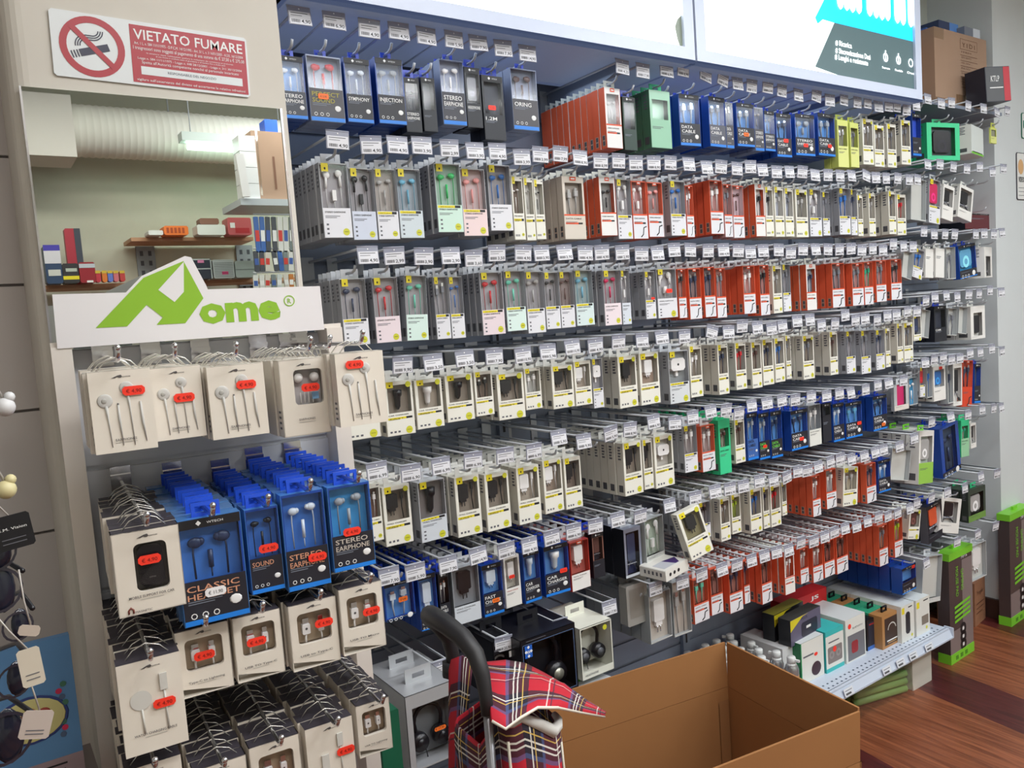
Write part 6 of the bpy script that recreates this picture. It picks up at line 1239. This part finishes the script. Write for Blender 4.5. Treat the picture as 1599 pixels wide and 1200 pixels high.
mgood('orange_basket', 'orange plastic basket on the short wooden shelf', 'basket', (256, 353, 294), cm((236, 120, 40)), zs1, deco=[(.1+.16*k_, .2+.16*k_, .2, .8, cm((170, 70, 20))) for k_ in range(5)])
mgood('white_card_box', 'flat white box left of the orange basket', 'box', (232, 360, 255), cm((224, 224, 222)), zs1)
mgood('white_basket', 'white plastic tub on the short wooden shelf', 'basket', (308, 351, 352), cm((226, 228, 224)), zs1)
mgood('brown_bundle', 'brown bundle lying in the white tub', 'bundle', (312, 341, 342), cm((140, 100, 84)), zs1+.052, D=.07)
mgood('red_parcel', 'red wrapped parcel at the end of the short shelf', 'parcel', (355, 340, 392), cm((196, 96, 100)), zs1, deco=[(.1, .3, .4, .7, WHITE), (.3, .9, .1, .4, cm((180, 50, 56)))])
AL = cm((190, 196, 194), .35, .5)
mgood('aluminium_case', 'black and silver case on the long shelf', 'case', (297, 405, 330), cm((40, 46, 60)), zs2, deco=[(0, .06, 0, 1, AL), (.94, 1, 0, 1, AL), (0, 1, .47, .53, AL), (0, 1, .94, 1, AL), (.35, .65, .8, .95, cm((214, 130, 170)))])
mgood('aluminium_case', 'ribbed silver case in the middle of the long shelf', 'case', (332, 406, 365), AL, zs2, deco=[(.05, .95, .08+.09*k_, .11+.09*k_, cm((120, 128, 130))) for k_ in range(9)]+[(.4, .7, .2, .35, cm((206, 70, 120)))])
mgood('aluminium_case', 'plain silver case at the right of the long shelf', 'case', (367, 408, 400), cm((160, 170, 166), .4, .3), zs2, deco=[(0, 1, .47, .5, cm((90, 96, 96)))])
o = MB().box(-.10, .0, 0, .004, -.03, 0, cm((40, 60, 190), .3)).build('blue_tape', None, (.30, -1.345, zs2-.02)); tag(o, 'strip of shiny blue tape on the shelf edge, seen in the mirror', 'tape')
# carton and white boxes high on the right
Yg = 3.72; P = RV(401, 300, Yg); Q = RV(440, 300, Yg); ztop = RV(415, 205, Yg).z; zb3 = RV(410, 312, Yg).z
MSX = RV(372, 300, Yg).x
sh = thing('steel_shelf', 'grey steel shelf under the brown carton, seen in the mirror', 'shelf', (0, 0, 0)); MB().box(MSX, Q.x+.5, P.y-.28, P.y+.03, zb3-.03, zb3, cm((180, 186, 190))).build('shelf_board', sh)
t = thing('brown_carton', 'brown taped carton on the steel shelf, seen in the mirror', 'carton', (P.x, P.y, zb3)); MB().bbox(0, .3, -.25, 0, 0, ztop-zb3, CARD, .002).build('carton', t); MB().rect(.02, .03, .02, ztop-zb3, .001, tp).rect(.09, .10, .05, .2, .0015, ink).build('tape', t)
zz = zb3
for k_ in range(4):
    h = (RV(385, 212, Yg).z-zb3)/4; o = MB().bbox(0, .075, -.1, 0, 0, h-.002, cm((222, 222, 222)), .001).build('white_box', None, (RV(380, 300, Yg).x, P.y+.01, zz+.001)); tag(o, 'white box in the mirror stack beside the carton, %s from the bottom' % ordn(k_+1), 'box', 'mirror white boxes'); zz += h
o = MB().bbox(0, .035, -.02, .0, 0, .19, cm((220, 218, 218)), .001).build('white_box', None, (RV(373, 300, Yg).x, P.y+.06, zb3+.001), (0, math.radians(-4), 0)); tag(o, 'white box leaning on the stack of white boxes in the mirror', 'box')
o = MB().bbox(0, .06, -.08, 0, 0, .06, cm((40, 90, 200)), .002).build('blue_box', None, (RV(417, 200, Yg).x, P.y-.02, ztop+.001)); tag(o, 'small blue box on the brown carton in the mirror', 'box')
# hanging packs beneath it
rail = MB(); 
for py_ in (335, 388, 425): z = RV(430, py_, Yg).z; rail.tube([(RV(396, py_, Yg).x, P.y, z), (Q.x+.4, P.y, z)], .004, WIRE, 6)
o = rail.build('hanging_rail'); tag(o, 'wire rails carrying small packs, seen at the right of the mirror', 'rail')
n_ = 0
for py_, hh in ((337, .17), (390, .10), (427, .08)):
    for k_ in range(9):
        X = RV(399, py_, Yg).x+.028*k_; z = RV(430, py_, Yg).z; c_ = random.choice(((196, 204, 204), (120, 130, 130), (60, 100, 170), (206, 200, 190), (190, 120, 60), (70, 72, 80), (214, 214, 210))); n_ += 1
        o = MB().bbox(-.011, .011, -.008, .0, -hh, -.006, cm(c_, .3), .002).rect(-.009, .009, -hh*.7, -hh*.4, .0006, cm(random.choice(((230, 230, 228), (60, 90, 160), (200, 60, 50))))).tube([(0, -.004, -.008), (0, -.004, .004)], .001, WIRE, 4).build('hanging_pack', None, (X, P.y+.006, z), (0, random.uniform(-.1, .1), 0)); tag(o, 'small hanging pack on the mirror wire rails, %s from the upper left' % ordn(n_), 'pack', 'mirror packs')

# more than 300 cable boxes hang in the stacks: the ones deepest and farthest become one object
def cap_kind(base, cat, lab, limit=298):
    C = Vector((0, 0, CAMZ))
    al = [o for o in bpy.data.objects if o.get('category') == cat and o.parent is None]
    fr = [o for o in al if o.data is None]; cp = sorted([o for o in al if o.data is not None], key=lambda o: (o.location-C).length)
    over = cp[max(0, limit-len(fr)):]
    if not over: return
    b = MB()
    for o in over:
        R = Matrix.LocRotScale(o.location, o.rotation_euler, None); v = [R @ q.co for q in o.data.vertices]
        for i_, mt in enumerate(o.data.materials):
            b.add(v, [tuple(p.vertices) for p in o.data.polygons if p.material_index == i_], mt) if i_ == 0 else None
        base_ = len(b.v)-len(v)
        for p in o.data.polygons:
            if p.material_index: b.f.append(tuple(base_+k for k in p.vertices)); b.mi.append(b.m(o.data.materials[p.material_index])); b.sm.append(False)
        bpy.data.objects.remove(o)
    o = b.build(base); tag(o, lab, cat); o['kind'] = 'stuff'
cap_kind('cable_box', 'cable box', 'cable boxes stacked deep behind the foremost ones on the far right hooks')
